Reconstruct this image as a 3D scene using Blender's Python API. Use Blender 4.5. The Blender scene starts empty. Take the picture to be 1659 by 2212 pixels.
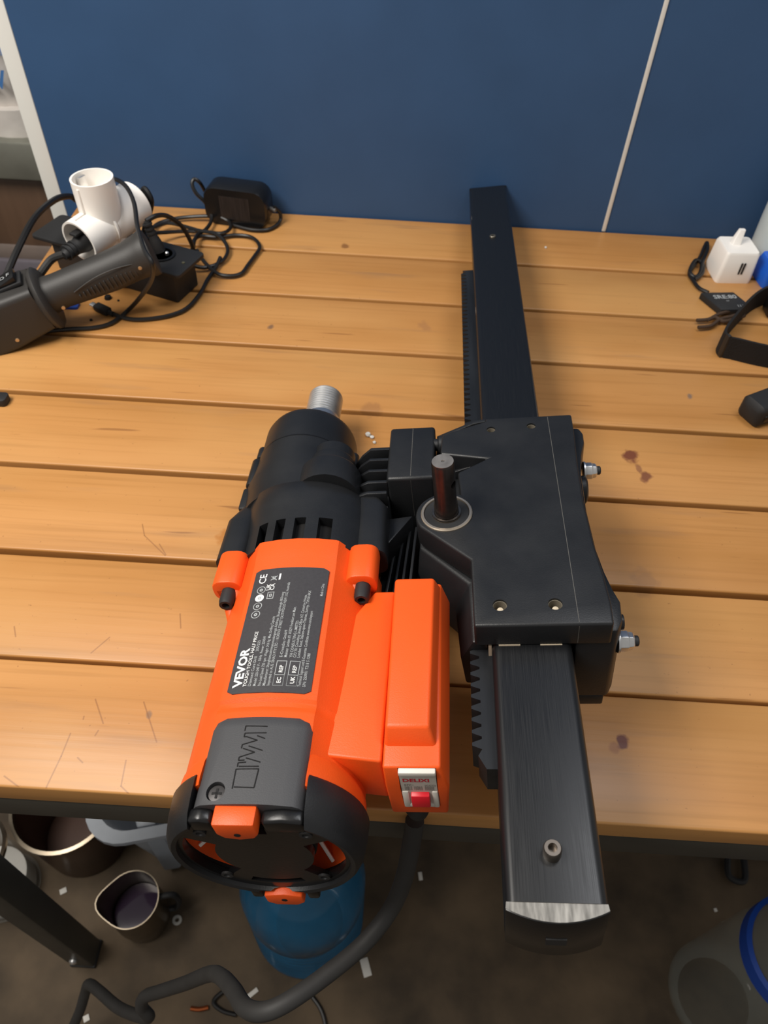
import bpy, bmesh, math, random
import numpy as np
from mathutils import Vector, Matrix
random.seed(7)
PI = math.pi
S = 0.1                                  # all coordinates below are in decimetres
scene = bpy.context.scene
C = scene.collection
# ------------------------------------------------------------------ camera
FPX, PITCH, ROLL, YAW = 1603.08, 0.855218, -0.0546985, 0.0073092
CAM = np.array([0.0, -1.686724, 5.027962])
CX, CY = 829.5, 1106.0
def _R(ax, a):
    ax = ax / np.linalg.norm(ax)
    K = np.array([[0, -ax[2], ax[1]], [ax[2], 0, -ax[0]], [-ax[1], ax[0], 0]])
    return np.eye(3) + math.sin(a) * K + (1 - math.cos(a)) * K @ K
def _basis():
    f, u, r = np.array([0, 1., 0]), np.array([0, 0, 1.]), np.array([1., 0, 0])
    M = _R(np.array([0, 0, 1.]), YAW); f, u, r = M @ f, M @ u, M @ r
    M = _R(r, -PITCH); f, u = M @ f, M @ u
    M = _R(f, ROLL); u, r = M @ u, M @ r
    return f, u, r
FW, UP, RT = _basis()
def ray(px, py):
    return FW + RT * (px - CX) / FPX - UP * (py - CY) / FPX
def at(px, py, z=0.0):                   # point of the photograph at real height z
    d = ray(px, py); return CAM + d * ((z - CAM[2]) / d[2])
def aty(px, py, y):                      # point of the photograph at real depth y
    d = ray(px, py); return CAM + d * ((y - CAM[1]) / d[1])
def atd(px, py, depth):
    return CAM + ray(px, py) * depth
cam = bpy.data.cameras.new('camera'); cam_o = bpy.data.objects.new('camera', cam); C.objects.link(cam_o)
cam_o.matrix_world = Matrix([[RT[i], UP[i], -FW[i], CAM[i] * S] for i in range(3)] + [[0, 0, 0, 1]])
cam.sensor_fit = 'VERTICAL'; cam.sensor_height = 36; cam.lens = 36 * FPX / 2212
cam.clip_start = 0.02; cam.clip_end = 50
cam.dof.use_dof = True; cam.dof.focus_distance = 0.47; cam.dof.aperture_fstop = 13
scene.camera = cam_o
# ------------------------------------------------------------------ light
w = bpy.data.worlds.new('world'); scene.world = w; w.use_nodes = True
w.node_tree.nodes['Background'].inputs[0].default_value = (0.98, 0.95, 0.90, 1)
w.node_tree.nodes['Background'].inputs[1].default_value = 0.31
def area(name, loc, size, power, col, target=(0, 4, 0)):
    l = bpy.data.lights.new(name, 'AREA'); l.shape = 'RECTANGLE'; l.size, l.size_y = size[0] * S, size[1] * S
    l.energy = power; l.color = col
    o = bpy.data.objects.new(name, l); C.objects.link(o); o.location = Vector(loc) * S
    o.rotation_euler = (Vector(target) - Vector(loc)).to_track_quat('-Z', 'Y').to_euler(); return o
area('ceiling_lamp_left', (-7.5, 0.2, 12), (8, 5), 22, (1.0, 0.95, 0.88), (-2.5, 1.2, 0))
area('ceiling_lamp_right', (5.6, 4.9, 19), (9, 3.5), 11, (0.96, 0.97, 1.0), (3, 2, 0))
vs = scene.view_settings
vs.view_transform = 'Standard'; vs.look = 'None'; vs.gamma = 1; vs.use_curve_mapping = False; vs.exposure = 0.0
# ------------------------------------------------------------------ materials
def srgb(r, g, b):
    f = lambda c: c / 12.92 if c <= .04045 else ((c + .055) / 1.055) ** 2.4
    return (f(r / 255), f(g / 255), f(b / 255), 1)
def M(name, col, rough=.5, metal=0., var=0., vscale=40., bump=0., bscale=200., stretch=(1, 1, 1), spec=.5, trans=0., coat=0., rvar=0., alpha=1., ior=1.45):
    m = bpy.data.materials.new(name); m.use_nodes = True
    n, l = m.node_tree.nodes, m.node_tree.links
    b = n['Principled BSDF']; b.inputs['Base Color'].default_value = col
    b.inputs['Roughness'].default_value = rough; b.inputs['Metallic'].default_value = metal
    b.inputs['Specular IOR Level'].default_value = spec; b.inputs['Transmission Weight'].default_value = trans
    b.inputs['Coat Weight'].default_value = coat; b.inputs['Alpha'].default_value = alpha; b.inputs['IOR'].default_value = ior
    tc = n.new('ShaderNodeTexCoord'); mp = n.new('ShaderNodeMapping'); mp.inputs['Scale'].default_value = stretch
    l.new(tc.outputs['Object'], mp.inputs['Vector'])
    if var or rvar:
        t = n.new('ShaderNodeTexNoise'); t.inputs['Scale'].default_value = vscale; t.inputs['Detail'].default_value = 6
        l.new(mp.outputs[0], t.inputs['Vector'])
        if var:
            r = n.new('ShaderNodeMapRange'); r.inputs[3].default_value = 1 - var; r.inputs[4].default_value = 1 + var
            r.inputs[1].default_value = .3; r.inputs[2].default_value = .7
            l.new(t.outputs['Fac'], r.inputs[0])
            x = n.new('ShaderNodeVectorMath'); x.operation = 'SCALE'; x.inputs[0].default_value = col[:3]
            l.new(r.outputs[0], x.inputs['Scale']); l.new(x.outputs[0], b.inputs['Base Color'])
        if rvar:
            r = n.new('ShaderNodeMapRange'); r.inputs[1].default_value = .3; r.inputs[2].default_value = .7
            r.inputs[3].default_value = max(.03, rough - rvar); r.inputs[4].default_value = rough + rvar
            l.new(t.outputs['Fac'], r.inputs[0]); l.new(r.outputs[0], b.inputs['Roughness'])
    if bump:
        t = n.new('ShaderNodeTexNoise'); t.inputs['Scale'].default_value = bscale; t.inputs['Detail'].default_value = 3
        l.new(mp.outputs[0], t.inputs['Vector'])
        bp = n.new('ShaderNodeBump'); bp.inputs['Strength'].default_value = bump; bp.inputs['Distance'].default_value = .002
        l.new(t.outputs['Fac'], bp.inputs['Height']); l.new(bp.outputs[0], b.inputs['Normal'])
    return m
BLACK = M('black_plastic', srgb(29, 30, 32), .42, var=.12, vscale=30, bump=.06, bscale=900, rvar=.06)
BLACK2 = M('black_matte', srgb(34, 34, 35), .6, bump=.05, bscale=900)
GLOSSBLK = M('black_gloss_plastic', srgb(22, 22, 23), .28, bump=.03, bscale=500)
COVER = M('charcoal_cover_plastic', srgb(68, 68, 70), .55, bump=.1, bscale=1500)
ORANGE = M('orange_plastic', srgb(236, 88, 27), .42, var=.04, vscale=20, bump=.08, bscale=1300, spec=.45)
RUBBER = M('rubber_cord', srgb(48, 47, 46), .6, var=.1, vscale=60)
WIRE = M('thin_wire_black', srgb(26, 25, 25), .4)
STEEL = M('bright_steel', srgb(225, 225, 225), .38, 1., var=.08, vscale=80)
DSTEEL = M('dark_steel', srgb(120, 112, 105), .35, 1., var=.2, vscale=200)
WORN = M('worn_metal', srgb(135, 132, 126), .45, .8, var=.5, vscale=60, stretch=(6, 1, 1))
PAD = M('beige_pad', srgb(205, 190, 165), .6)
WHITEP = M('white_plastic', srgb(250, 245, 238), .38, var=.03, vscale=15)
PRINT = M('white_print', srgb(225, 225, 222), .6)
PRINTG = M('grey_print', srgb(165, 168, 168), .6)
LABEL = M('label_foil', srgb(62, 60, 62), .42, var=.08, vscale=600, bump=.04, bscale=1500)
RED = M('red_plastic', srgb(225, 30, 45), .35)
REDPRINT = M('red_print', srgb(190, 30, 50), .6)
GREYP = M('switch_grey', srgb(190, 185, 175), .45)
GREYPL = M('pale_switch_rim', srgb(215, 210, 200), .45)
def column_mat():
    m = M('black_column_paint', srgb(30, 31, 33), .34, spec=.6)
    n, l = m.node_tree.nodes, m.node_tree.links; b = n['Principled BSDF']
    tc = n.new('ShaderNodeTexCoord')
    def noise(sc, scale, det=4):
        mp = n.new('ShaderNodeMapping'); mp.inputs['Scale'].default_value = sc
        l.new(tc.outputs['Object'], mp.inputs['Vector'])
        t = n.new('ShaderNodeTexNoise'); t.inputs['Scale'].default_value = scale; t.inputs['Detail'].default_value = det
        l.new(mp.outputs[0], t.inputs['Vector']); return t
    a = noise((1, .010, 1), 2600, 3); c = noise((1, 1, 1), 40)
    r = n.new('ShaderNodeMapRange'); r.inputs[1].default_value = .35; r.inputs[2].default_value = .7
    r.inputs[3].default_value = .28; r.inputs[4].default_value = .42
    l.new(a.outputs['Fac'], r.inputs[0]); l.new(r.outputs[0], b.inputs['Roughness'])
    # scattered bare-metal scratches running along the column
    s = noise((1, .03, 1), 500, 2); rr = n.new('ShaderNodeMapRange'); rr.inputs[1].default_value = .72; rr.inputs[2].default_value = .78
    l.new(s.outputs['Fac'], rr.inputs[0])
    r2 = n.new('ShaderNodeMapRange'); r2.inputs[1].default_value = .55; r2.inputs[2].default_value = .66; l.new(c.outputs['Fac'], r2.inputs[0])
    mu = n.new('ShaderNodeMath'); mu.operation = 'MULTIPLY'; l.new(rr.outputs[0], mu.inputs[0]); l.new(r2.outputs[0], mu.inputs[1])
    mx = n.new('ShaderNodeMix'); mx.data_type = 'RGBA'; mx.inputs[6].default_value = srgb(20, 21, 23); mx.inputs[7].default_value = srgb(135, 132, 126)
    l.new(mu.outputs[0], mx.inputs[0]); l.new(mx.outputs[2], b.inputs['Base Color'])
    bp = n.new('ShaderNodeBump'); bp.inputs['Strength'].default_value = .025; bp.inputs['Distance'].default_value = .001
    l.new(a.outputs['Fac'], bp.inputs['Height']); l.new(bp.outputs[0], b.inputs['Normal'])
    return m
COLUMN = column_mat()
RACKM = M('rack_steel', srgb(40, 42, 45), .36, .3, var=.25, vscale=120, stretch=(1, .1, 1))
def wood_mat():
    m = bpy.data.materials.new('varnished_wood'); m.use_nodes = True
    n, l = m.node_tree.nodes, m.node_tree.links; b = n['Principled BSDF']
    tc = n.new('ShaderNodeTexCoord'); oi = n.new('ShaderNodeObjectInfo'); geo = n.new('ShaderNodeNewGeometry')
    ad = n.new('ShaderNodeVectorMath'); ad.operation = 'ADD'
    sc = n.new('ShaderNodeVectorMath'); sc.operation = 'SCALE'; sc.inputs[0].default_value = (3.1, 7.7, 1.3)
    l.new(oi.outputs['Random'], sc.inputs['Scale']); l.new(tc.outputs['Object'], ad.inputs[0]); l.new(sc.outputs[0], ad.inputs[1])
    def noise(s, scale, det=5, rough=.5, dist=0.):
        mp = n.new('ShaderNodeMapping'); mp.inputs['Scale'].default_value = s; l.new(ad.outputs[0], mp.inputs['Vector'])
        t = n.new('ShaderNodeTexNoise'); t.inputs['Scale'].default_value = scale; t.inputs['Detail'].default_value = det
        t.inputs['Roughness'].default_value = rough; t.inputs['Distortion'].default_value = dist
        l.new(mp.outputs[0], t.inputs['Vector']); return t.outputs['Fac']
    def mr(x, a, c, d, e):
        r = n.new('ShaderNodeMapRange'); r.inputs[1].default_value = a; r.inputs[2].default_value = c
        r.inputs[3].default_value = d; r.inputs[4].default_value = e; l.new(x, r.inputs[0]); return r.outputs[0]
    def mix(f, a, c):
        x = n.new('ShaderNodeMix'); x.data_type = 'RGBA'
        for k, vv in ((0, f), (6, a), (7, c)):
            if hasattr(vv, 'node'): l.new(vv, x.inputs[k])
            else: x.inputs[k].default_value = vv
        return x.outputs[2]
    def mul(a, c):
        x = n.new('ShaderNodeMath'); x.operation = 'MULTIPLY'
        for k, vv in enumerate((a, c)):
            if hasattr(vv, 'node'): l.new(vv, x.inputs[k])
            else: x.inputs[k].default_value = vv
        return x.outputs[0]
    broad = noise((.12, 1.2, 1), 14, 4); fine = noise((.04, 1.6, 1), 130, 5); blot = noise((.6, 1, 1), 7, 3); speck = noise((1, 1, 1), 330, 2)
    col = mix(mr(broad, .3, .7, 0, 1), srgb(176, 122, 64), srgb(198, 142, 82))
    col = mix(mr(fine, .5, .72, 0, .45), col, srgb(162, 112, 56))
    col = mix(mr(blot, .45, .75, 0, .4), col, srgb(206, 160, 100))
    col = mix(mr(speck, .72, .8, 0, .5), col, srgb(110, 66, 34))
    for (ang, sc_, th) in ((1.05, 60, .74), (1.9, 48, .75), (.5, 75, .76)):
        mp = n.new('ShaderNodeMapping'); mp.inputs['Rotation'].default_value = (0, 0, ang); mp.inputs['Scale'].default_value = (.16, 2.4, 1); l.new(ad.outputs[0], mp.inputs['Vector'])
        t = n.new('ShaderNodeTexNoise'); t.inputs['Scale'].default_value = sc_; t.inputs['Detail'].default_value = 1.5; l.new(mp.outputs[0], t.inputs['Vector'])
        col = mix(mr(t.outputs['Fac'], th, th + .04, 0, .55), col, srgb(120, 74, 36))
    gray = noise((.35, 3, 1), 16, 4)
    col = mix(mr(gray, .62, .8, 0, .4), col, srgb(118, 96, 80))
    # stains with a shape of their own: rust marks and an oil ring, at their places on the bench
    for (x, y, rad, colr, st) in ((2.33, 3.60, .10, (96, 38, 32), .85), (2.39, 3.43, .05, (110, 62, 50), .6), (2.44, 3.33, .085, (100, 46, 36), .8), (1.78, .64, .06, (92, 30, 24), .9), (1.71, .60, .05, (140, 80, 50), .5),
                                  (-1.40, 2.27, .09, (170, 104, 30), .7), (-1.24, 2.30, .05, (170, 104, 30), .7), (-1.62, .62, .035, (96, 84, 78), .6), (2.20, 2.05, .16, (140, 100, 66), .4), (-1.45, 5.36, .05, (90, 72, 64), .7),
                                  (3.13, 4.57, .05, (96, 92, 92), .7), (-.76, 7.22, .07, (110, 66, 34), .7), (1.05, 5.1, .12, (120, 84, 56), .4), (.30, 5.55, .10, (150, 104, 70), .4), (-.22, 4.05, .12, (140, 96, 60), .45)):
        v = n.new('ShaderNodeVectorMath'); v.operation = 'SUBTRACT'; l.new(geo.outputs['Position'], v.inputs[0]); v.inputs[1].default_value = (x * S, y * S, 0)
        v2 = n.new('ShaderNodeVectorMath'); v2.operation = 'MULTIPLY'; l.new(v.outputs[0], v2.inputs[0]); v2.inputs[1].default_value = (1, .8, .3)
        d = n.new('ShaderNodeVectorMath'); d.operation = 'LENGTH'; l.new(v2.outputs[0], d.inputs[0])
        wob = n.new('ShaderNodeMath'); wob.operation = 'MULTIPLY_ADD'; l.new(noise((1, 1, 1), 90, 3), wob.inputs[0]); wob.inputs[1].default_value = rad * S * 1.8; l.new(d.outputs['Value'], wob.inputs[2])
        f = mr(wob.outputs[0], rad * S * 1.75, rad * S * 1.35, 0, st)
        col = mix(f, col, srgb(*colr))
    # single scratches gouged into the varnish
    def vm(op, a, c=None):
        x = n.new('ShaderNodeVectorMath'); x.operation = op
        for k, vv in enumerate((a, c)):
            if vv is None: continue
            if hasattr(vv, 'node'): l.new(vv, x.inputs[k])
            else: x.inputs[k].default_value = vv
        return x
    cr = [[(495, 1640), (430, 1800), (315, 2040)], [(885, 1830), (850, 2010), (940, 2100)], [(1010, 1420), (1100, 1700)], [(770, 965), (640, 1075)], [(690, 1620), (668, 1655)], [(1000, 170), (1015, 250), (1160, 390)], [(670, 1400), (725, 1570)], [(1120, 310), (1165, 385)], [(100, 890), (110, 960)], [(545, 1810), (580, 1845)], [(30, 1940), (190, 2060)], [(1265, 800), (1270, 900)], [(590, 1520), (585, 1540)]]
    for pl_ in cr:
        P3 = [at(x / 3.252, 1080 + y / 3.252, 0) * S for x, y in pl_]
        for a_, b_ in zip(P3[:-1], P3[1:]):
            ab = b_ - a_; pa_ = vm('SUBTRACT', geo.outputs['Position'], tuple(a_)).outputs[0]
            dt = n.new('ShaderNodeMath'); dt.operation = 'MULTIPLY'; dt.use_clamp = True
            l.new(vm('DOT_PRODUCT', pa_, tuple(ab)).outputs['Value'], dt.inputs[0]); dt.inputs[1].default_value = 1 / float(ab @ ab)
            sc2 = n.new('ShaderNodeVectorMath'); sc2.operation = 'SCALE'; sc2.inputs[0].default_value = tuple(ab); l.new(dt.outputs[0], sc2.inputs['Scale'])
            ds = vm('LENGTH', vm('SUBTRACT', pa_, sc2.outputs[0]).outputs[0]).outputs['Value']
            col = mix(mr(ds, .0008, .0002, 0, .6), col, srgb(128, 80, 40))
    l.new(col, b.inputs['Base Color'])
    l.new(mr(broad, .3, .7, .34, .5), b.inputs['Roughness'])
    b.inputs['Specular IOR Level'].default_value = .45
    bp = n.new('ShaderNodeBump'); bp.inputs['Strength'].default_value = .12; bp.inputs['Distance'].default_value = .001
    l.new(fine, bp.inputs['Height']); l.new(bp.outputs[0], b.inputs['Normal'])
    return m
WOOD = wood_mat()
FRAME = M('bench_frame_paint', srgb(60, 58, 52), .5, var=.12, vscale=20)
BLUE = M('blue_wall_board', srgb(54, 84, 122), .5, var=.05, vscale=12, bump=.05, bscale=1200, spec=.35)
TRIMW = M('white_trim', srgb(238, 238, 232), .5)
FLOORM = M('dirty_concrete', srgb(84, 70, 53), .75, var=.5, vscale=11, bump=.3, bscale=60)
TOTE = M('grey_tote_plastic', srgb(160, 166, 174), .45, var=.06)
STAIN = M('stainless', srgb(135, 124, 108), .34, 1., var=.1, vscale=30)
BROWNPOT = M('brown_enamel', srgb(70, 48, 38), .3, .2)
LIQ = M('dark_liquid', srgb(52, 40, 58), .06)
BLUEPET = M('blue_pet', srgb(36, 108, 150), .14, alpha=.58, var=.25, vscale=14)
CLEARPET = M('clear_pet', srgb(150, 156, 150), .08, alpha=.22)
BLUEP = M('blue_plastic', srgb(28, 72, 165), .4)
BLUEPK = M('blue_pack', srgb(20, 95, 205), .4)
WEBB = M('black_webbing', srgb(22, 20, 20), .8, bump=.5, bscale=900)
BROWNBOX = M('brown_film_box', srgb(96, 74, 58), .35, var=.2, vscale=14, stretch=(3, 1, .3))
SHELFM = M('galvanised_shelf', srgb(140, 140, 130), .45, .5, var=.1, vscale=30)
LAVM = M('grey_steel_rail', srgb(128, 122, 130), .4, .4, var=.1)
BAGM = M('plastic_bag', srgb(222, 216, 210), .35, var=.1, vscale=25, bump=.6, bscale=30)
BAGBLUE = M('bag_blue_print', srgb(70, 120, 180), .5)
COPPER = M('copper', srgb(180, 100, 60), .35, 1.)
PAPER = M('white_scrap', srgb(215, 212, 205), .7)
GLASSM = M('jar_glass', srgb(190, 192, 188), .05, alpha=.25)
YEL = M('yellow_print', srgb(225, 205, 60), .5)
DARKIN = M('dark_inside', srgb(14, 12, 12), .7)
# ------------------------------------------------------------------ mesh helpers
class B:
    def __init__(s): s.v, s.f, s.mi, s.m = [], [], [], 0
    def add(s, vs, fs):
        o = len(s.v); s.v += [tuple(map(float, p)) for p in vs]; s.f += [tuple(i + o for i in f) for f in fs]; s.mi += [s.m] * len(fs); return s
    def box(s, x0, x1, y0, y1, z0, z1):
        vs = [(x, y, z) for x in (x0, x1) for y in (y0, y1) for z in (z0, z1)]
        return s.add(vs, [(0, 1, 3, 2), (4, 6, 7, 5), (0, 4, 5, 1), (2, 3, 7, 6), (0, 2, 6, 4), (1, 5, 7, 3)])
    def loft(s, rings, caps=True, closed=False):
        n = len(rings[0]); vs = [p for r in rings for p in r]; fs = []
        R = len(rings)
        for i in range(R if closed else R - 1):
            j = (i + 1) % R
            for k in range(n): fs.append((i * n + k, i * n + (k + 1) % n, j * n + (k + 1) % n, j * n + k))
        if caps and not closed: fs += [tuple(range(n))[::-1], tuple((R - 1) * n + k for k in range(n))]
        return s.add(vs, fs)
    def prism(s, poly, ax, a, b):
        f = {'z': lambda p, t: (p[0], p[1], t), 'y': lambda p, t: (p[0], t, p[1]), 'x': lambda p, t: (t, p[0], p[1])}[ax]
        return s.loft([[f(p, a) for p in poly], [f(p, b) for p in poly]])
    def lathe(s, prof, c, d=(0, 0, 1), seg=32, caps=True, closed=False):
        d = Vector(d).normalized(); a = d.orthogonal().normalized(); b = d.cross(a); c = Vector(c)
        return s.loft([[c + d * t + (a * math.cos(2 * PI * k / seg) + b * math.sin(2 * PI * k / seg)) * max(r, 1e-4) for k in range(seg)] for r, t in prof], caps, closed)
    def cyl(s, c0, c1, r, seg=24):
        c0, c1 = Vector(c0), Vector(c1); return s.lathe([(r, 0), (r, (c1 - c0).length)], c0, c1 - c0, seg)
    def tube(s, pts, r, seg=10, sub=6, caps=True):
        P = [Vector(p) for p in pts]
        rr = list(r) if hasattr(r, '__len__') else [r] * len(P)
        if sub > 1:
            Q, q = [], []
            for i in range(len(P) - 1):
                p0, p1, p2, p3 = P[max(i - 1, 0)], P[i], P[i + 1], P[min(i + 2, len(P) - 1)]
                for k in range(sub):
                    t = k / sub
                    Q.append(.5 * (2 * p1 + (p2 - p0) * t + (2 * p0 - 5 * p1 + 4 * p2 - p3) * t * t + (3 * p1 - p0 - 3 * p2 + p3) * t ** 3)); q.append(rr[i] + (rr[i + 1] - rr[i]) * t)
            P, rr = Q + [P[-1]], q + [rr[-1]]
        T = [(P[min(i + 1, len(P) - 1)] - P[max(i - 1, 0)]).normalized() for i in range(len(P))]
        a = T[0].orthogonal().normalized(); rings = []
        for p, t, x in zip(P, T, rr):
            a = (a - t * a.dot(t)).normalized(); b = t.cross(a)
            rings.append([p + (a * math.cos(2 * PI * k / seg) + b * math.sin(2 * PI * k / seg)) * x for k in range(seg)])
        return s.loft(rings, caps)
    def mesh(s, name, bevel=0, bseg=2, smooth=35, bang=30):
        me = bpy.data.meshes.new(name); me.from_pydata([(x * S, y * S, z * S) for x, y, z in s.v], [], s.f)
        me.polygons.foreach_set('material_index', s.mi)
        bm = bmesh.new(); bm.from_mesh(me)
        bmesh.ops.recalc_face_normals(bm, faces=bm.faces[:])
        if bevel:
            es = [e for e in bm.edges if len(e.link_faces) == 2 and e.calc_face_angle(0) > math.radians(bang)]
            bmesh.ops.bevel(bm, geom=es, offset=bevel * S, segments=bseg, profile=.5, affect='EDGES', clamp_overlap=True)
        bm.to_mesh(me); bm.free()
        if smooth:
            me.polygons.foreach_set('use_smooth', [True] * len(me.polygons)); me.set_sharp_from_angle(angle=math.radians(smooth))
        return me
    def build(s, name, mat, parent=None, bevel=0, cut=None, loc=None, **k):
        me = s.mesh(name, bevel, **k)
        for m in (mat if isinstance(mat, (list, tuple)) else [mat]): me.materials.append(m)
        if cut: me = boolean(me, cut)
        return put(name, me, parent, loc)
def put(name, me, parent=None, loc=None):
    o = bpy.data.objects.new(name, me); C.objects.link(o)
    if parent is not None:
        o.parent = parent
        off = parent.get('_off') if parent.parent is None else None
        if off is not None: o.location = Vector(off)
    if loc is not None: o.location = Vector(loc) * S
    return o
def boolean(me, cutters):
    o = bpy.data.objects.new('tmp', me); C.objects.link(o); tmp = []
    for c in cutters:
        cm = c.mesh('cut', smooth=0); co = bpy.data.objects.new('cut', cm); C.objects.link(co); tmp.append(co)
        md = o.modifiers.new('b', 'BOOLEAN'); md.operation = 'DIFFERENCE'; md.solver = 'EXACT'; md.object = co
    dg = bpy.context.evaluated_depsgraph_get(); r = bpy.data.meshes.new_from_object(o.evaluated_get(dg))
    r.set_sharp_from_angle(angle=math.radians(35))
    for t in tmp + [o]: bpy.data.objects.remove(t)
    return r
def tag(o, label, cat, group=None):
    o['label'] = label; o['category'] = cat
    if group: o['group'] = group
    return o
def thing(name, label, cat, loc=(0, 0, 0), rz=0., group=None):
    o = bpy.data.objects.new(name, None); C.objects.link(o); o.location = Vector(loc) * S; o.rotation_euler = (0, 0, rz)
    o.empty_display_size = .02
    return tag(o, label, cat, group)
def struct(o): o['kind'] = 'structure'; return o
def text(b, s_, size, fn, offset=0., sx=1.):
    cu = bpy.data.curves.new('t', 'FONT'); cu.body = s_; cu.size = 1; cu.offset = offset; cu.resolution_u = 2
    o = bpy.data.objects.new('t', cu); C.objects.link(o)
    dg = bpy.context.evaluated_depsgraph_get(); e = o.evaluated_get(dg); me = e.to_mesh()
    b.add([fn(v.co.x * size * sx, v.co.y * size) for v in me.vertices], [tuple(p.vertices) for p in me.polygons])
    e.to_mesh_clear(); bpy.data.objects.remove(o); bpy.data.curves.remove(cu)
def rrect(w, h, r, n=4):                # rounded rectangle outline, centred
    P = []
    for cx, cy, a0 in ((w - r, h - r, 0), (-w + r, h - r, 90), (-w + r, -h + r, 180), (w - r, -h + r, 270)):
        for k in range(n + 1):
            a = math.radians(a0 + 90 * k / n); P.append((cx + r * math.cos(a), cy + r * math.sin(a)))
    return P
def arc(cx, cy, r, a0, a1, n=8):
    return [(cx + r * math.cos(math.radians(a0 + (a1 - a0) * k / n)), cy + r * math.sin(math.radians(a0 + (a1 - a0) * k / n))) for k in range(n + 1)]
# ================================================================== THE SETTING
FZ = -7.5
struct(B().box(-30, 30, -25, 30, FZ - .3, FZ).build('floor', FLOORM))
struct(B().box(-4.70, 12, 8.0, 8.2, FZ, 16).build('wall_back', BLUE))
struct(B().box(-4.91, -4.70, 7.985, 8.22, FZ, 16).build('trim_1', TRIMW, bevel=.01))
struct(B().box(2.685, 2.735, 7.985, 8.0, 0.0, 16).build('trim_2', TRIMW, bevel=.004))
struct(B().box(-30, 12, 26, 26.4, FZ, 18).build('wall_far', M('far_grey_wall', srgb(120, 118, 112), .8)))
# ================================================================== WORKBENCH
bench = thing('workbench', 'long workbench with orange-brown varnished wooden slats on a dark steel frame', 'workbench', (1.6, 4, FZ))
XL, XR = -4.45, 7.8
plank_mesh = None
for k in range(8):
    if plank_mesh is None:
        b = B(); hw = (XR - XL) / 2
        b.box(-hw, hw, -.471, .471, -.24, 0)
        plank_mesh = b.mesh('plank', .018, 3); plank_mesh.materials.append(WOOD)
    p = put('plank', plank_mesh, bench)
    p.location = Vector(((XL + XR) / 2 - 1.6, k + .5 - 4 + (.03 if k == 0 else 0), -FZ)) * S
def bb(name, x0, x1, y0, y1, z0, z1, par=bench, mat=FRAME, bev=.03):
    return B().box(x0 - 1.6, x1 - 1.6, y0 - 4, y1 - 4, z0 - FZ, z1 - FZ).build(name, mat, par, bevel=bev)
bb('front_rail', XL + .1, XR - .1, .06, .22, -.58, -.225)
bb('back_rail', XL + .1, XR - .1, 7.7, 7.86, -.6, -.225)
for x in (XL + .15, 1.6, XR - .4): bb('cross_rail', x, x + .3, .22, 7.7, -.5, -.225)
for x, y in ((-4.15, .18), (7.2, .18), (-4.15, 7.4), (7.2, 7.4)):
    lg = bb('leg', x, x + .34, y, y + .34, FZ + .06, -.225)
    bb('foot', x - .01, x + .35, y - .01, y + .35, FZ, FZ + .08, lg, BLACK2, .01)
    if y < 1 and x < 0:
        B().lathe([(.055, 0), (.055, .03), (.03, .05)], (x + .17 - 1.6, y - 4 - .005, .52), (0, -1, 0), 12).build('bolt', STEEL, lg)
# ================================================================== CORE DRILL ON ITS STAND
TP = np.array([0.89932, -0.74740, 1.24296]); TY, TX, TR_ = -0.0179, -0.0820, -0.1539
def _rot():
    return (Matrix.Rotation(TY, 3, 'Z') @ Matrix.Rotation(TX, 3, 'X') @ Matrix.Rotation(TR_, 3, 'Y'))
TRM = _rot(); TRN = np.array(TRM)
def tl(px, py, ax, val):                 # point of the photograph on a plane of the tool's own frame
    d = TRN.T @ ray(px, py); o = TRN.T @ (CAM - TP); return o + d * ((val - o[ax]) / d[ax])
drill = bpy.data.objects.new('core_drill', None); C.objects.link(drill); drill.empty_display_size = .05
base = np.array([0.4, 1.75, 0.0])
drill.location = Vector(base) * S; drill.rotation_mode = 'QUATERNION'; drill.rotation_quaternion = TRM.to_quaternion()
drill['_off'] = tuple(TRN.T @ (TP - base) * S)
tag(drill, 'orange and black diamond core drill clamped to its black column stand, lying across the workbench', 'core drill')
W2, TH, TL = .242, .484, 8.74
# ---- column
b = B(); sec = [(x, z - TH / 2) for x, z in rrect(W2, TH / 2, .05, 6)]
b.prism(sec, 'y', 0, TL); col_o = b.build('column', COLUMN, drill, smooth=30)
def endcap(y, sgn, name, worn):
    n = 14; pl = [(-W2 + .004, y)] + [(-W2 + 2 * W2 * k / n, y + sgn * (.035 + .055 * (1 - (2 * k / n - 1) ** 2))) for k in range(n + 1)] + [(W2 - .004, y)]
    b = B(); b.prism(pl, 'z', -TH + .004, -.008); o = b.build(name, GLOSSBLK, drill, bevel=.008)
    if worn:
        b = B(); q = [(x * .985, yy + (.006 if yy < -.01 else 0)) for x, yy in pl]; b.prism(q, 'z', -.009, -.004); b.build('worn_top', WORN, o)
    return o
cap = endcap(0, -1, 'end_cap', True); endcap(TL, 1, 'end_cap', False)
b = B()
for t in ((-.05, .05, -.30, -.22),): b.box(t[0], t[1], -.0945, -.085, t[2], t[3])
b.build('moulded_mark', BLACK2, cap)
def socket_screw(parent, c, d, r, h, mat, name='bolt', hexr=.5):
    b = B(); hr = r * hexr; b.lathe([(r, 0), (r, h * .82), (r * .86, h), (hr, h), (hr, h * .35), (0, h * .35)], c, d, 20)
    return b.build(name, mat, parent)
socket_screw(drill, (0, .225, -.005), (0, 0, 1), .046, .075, M('burnished_screw', srgb(120, 112, 104), .35, .9, var=.2), 'column_bolt')
socket_screw(drill, (0, 7.23, -.012), (0, 0, 1), .036, .03, M('burnished_screw_b', srgb(130, 124, 112), .4, .8), 'column_bolt')
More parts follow.
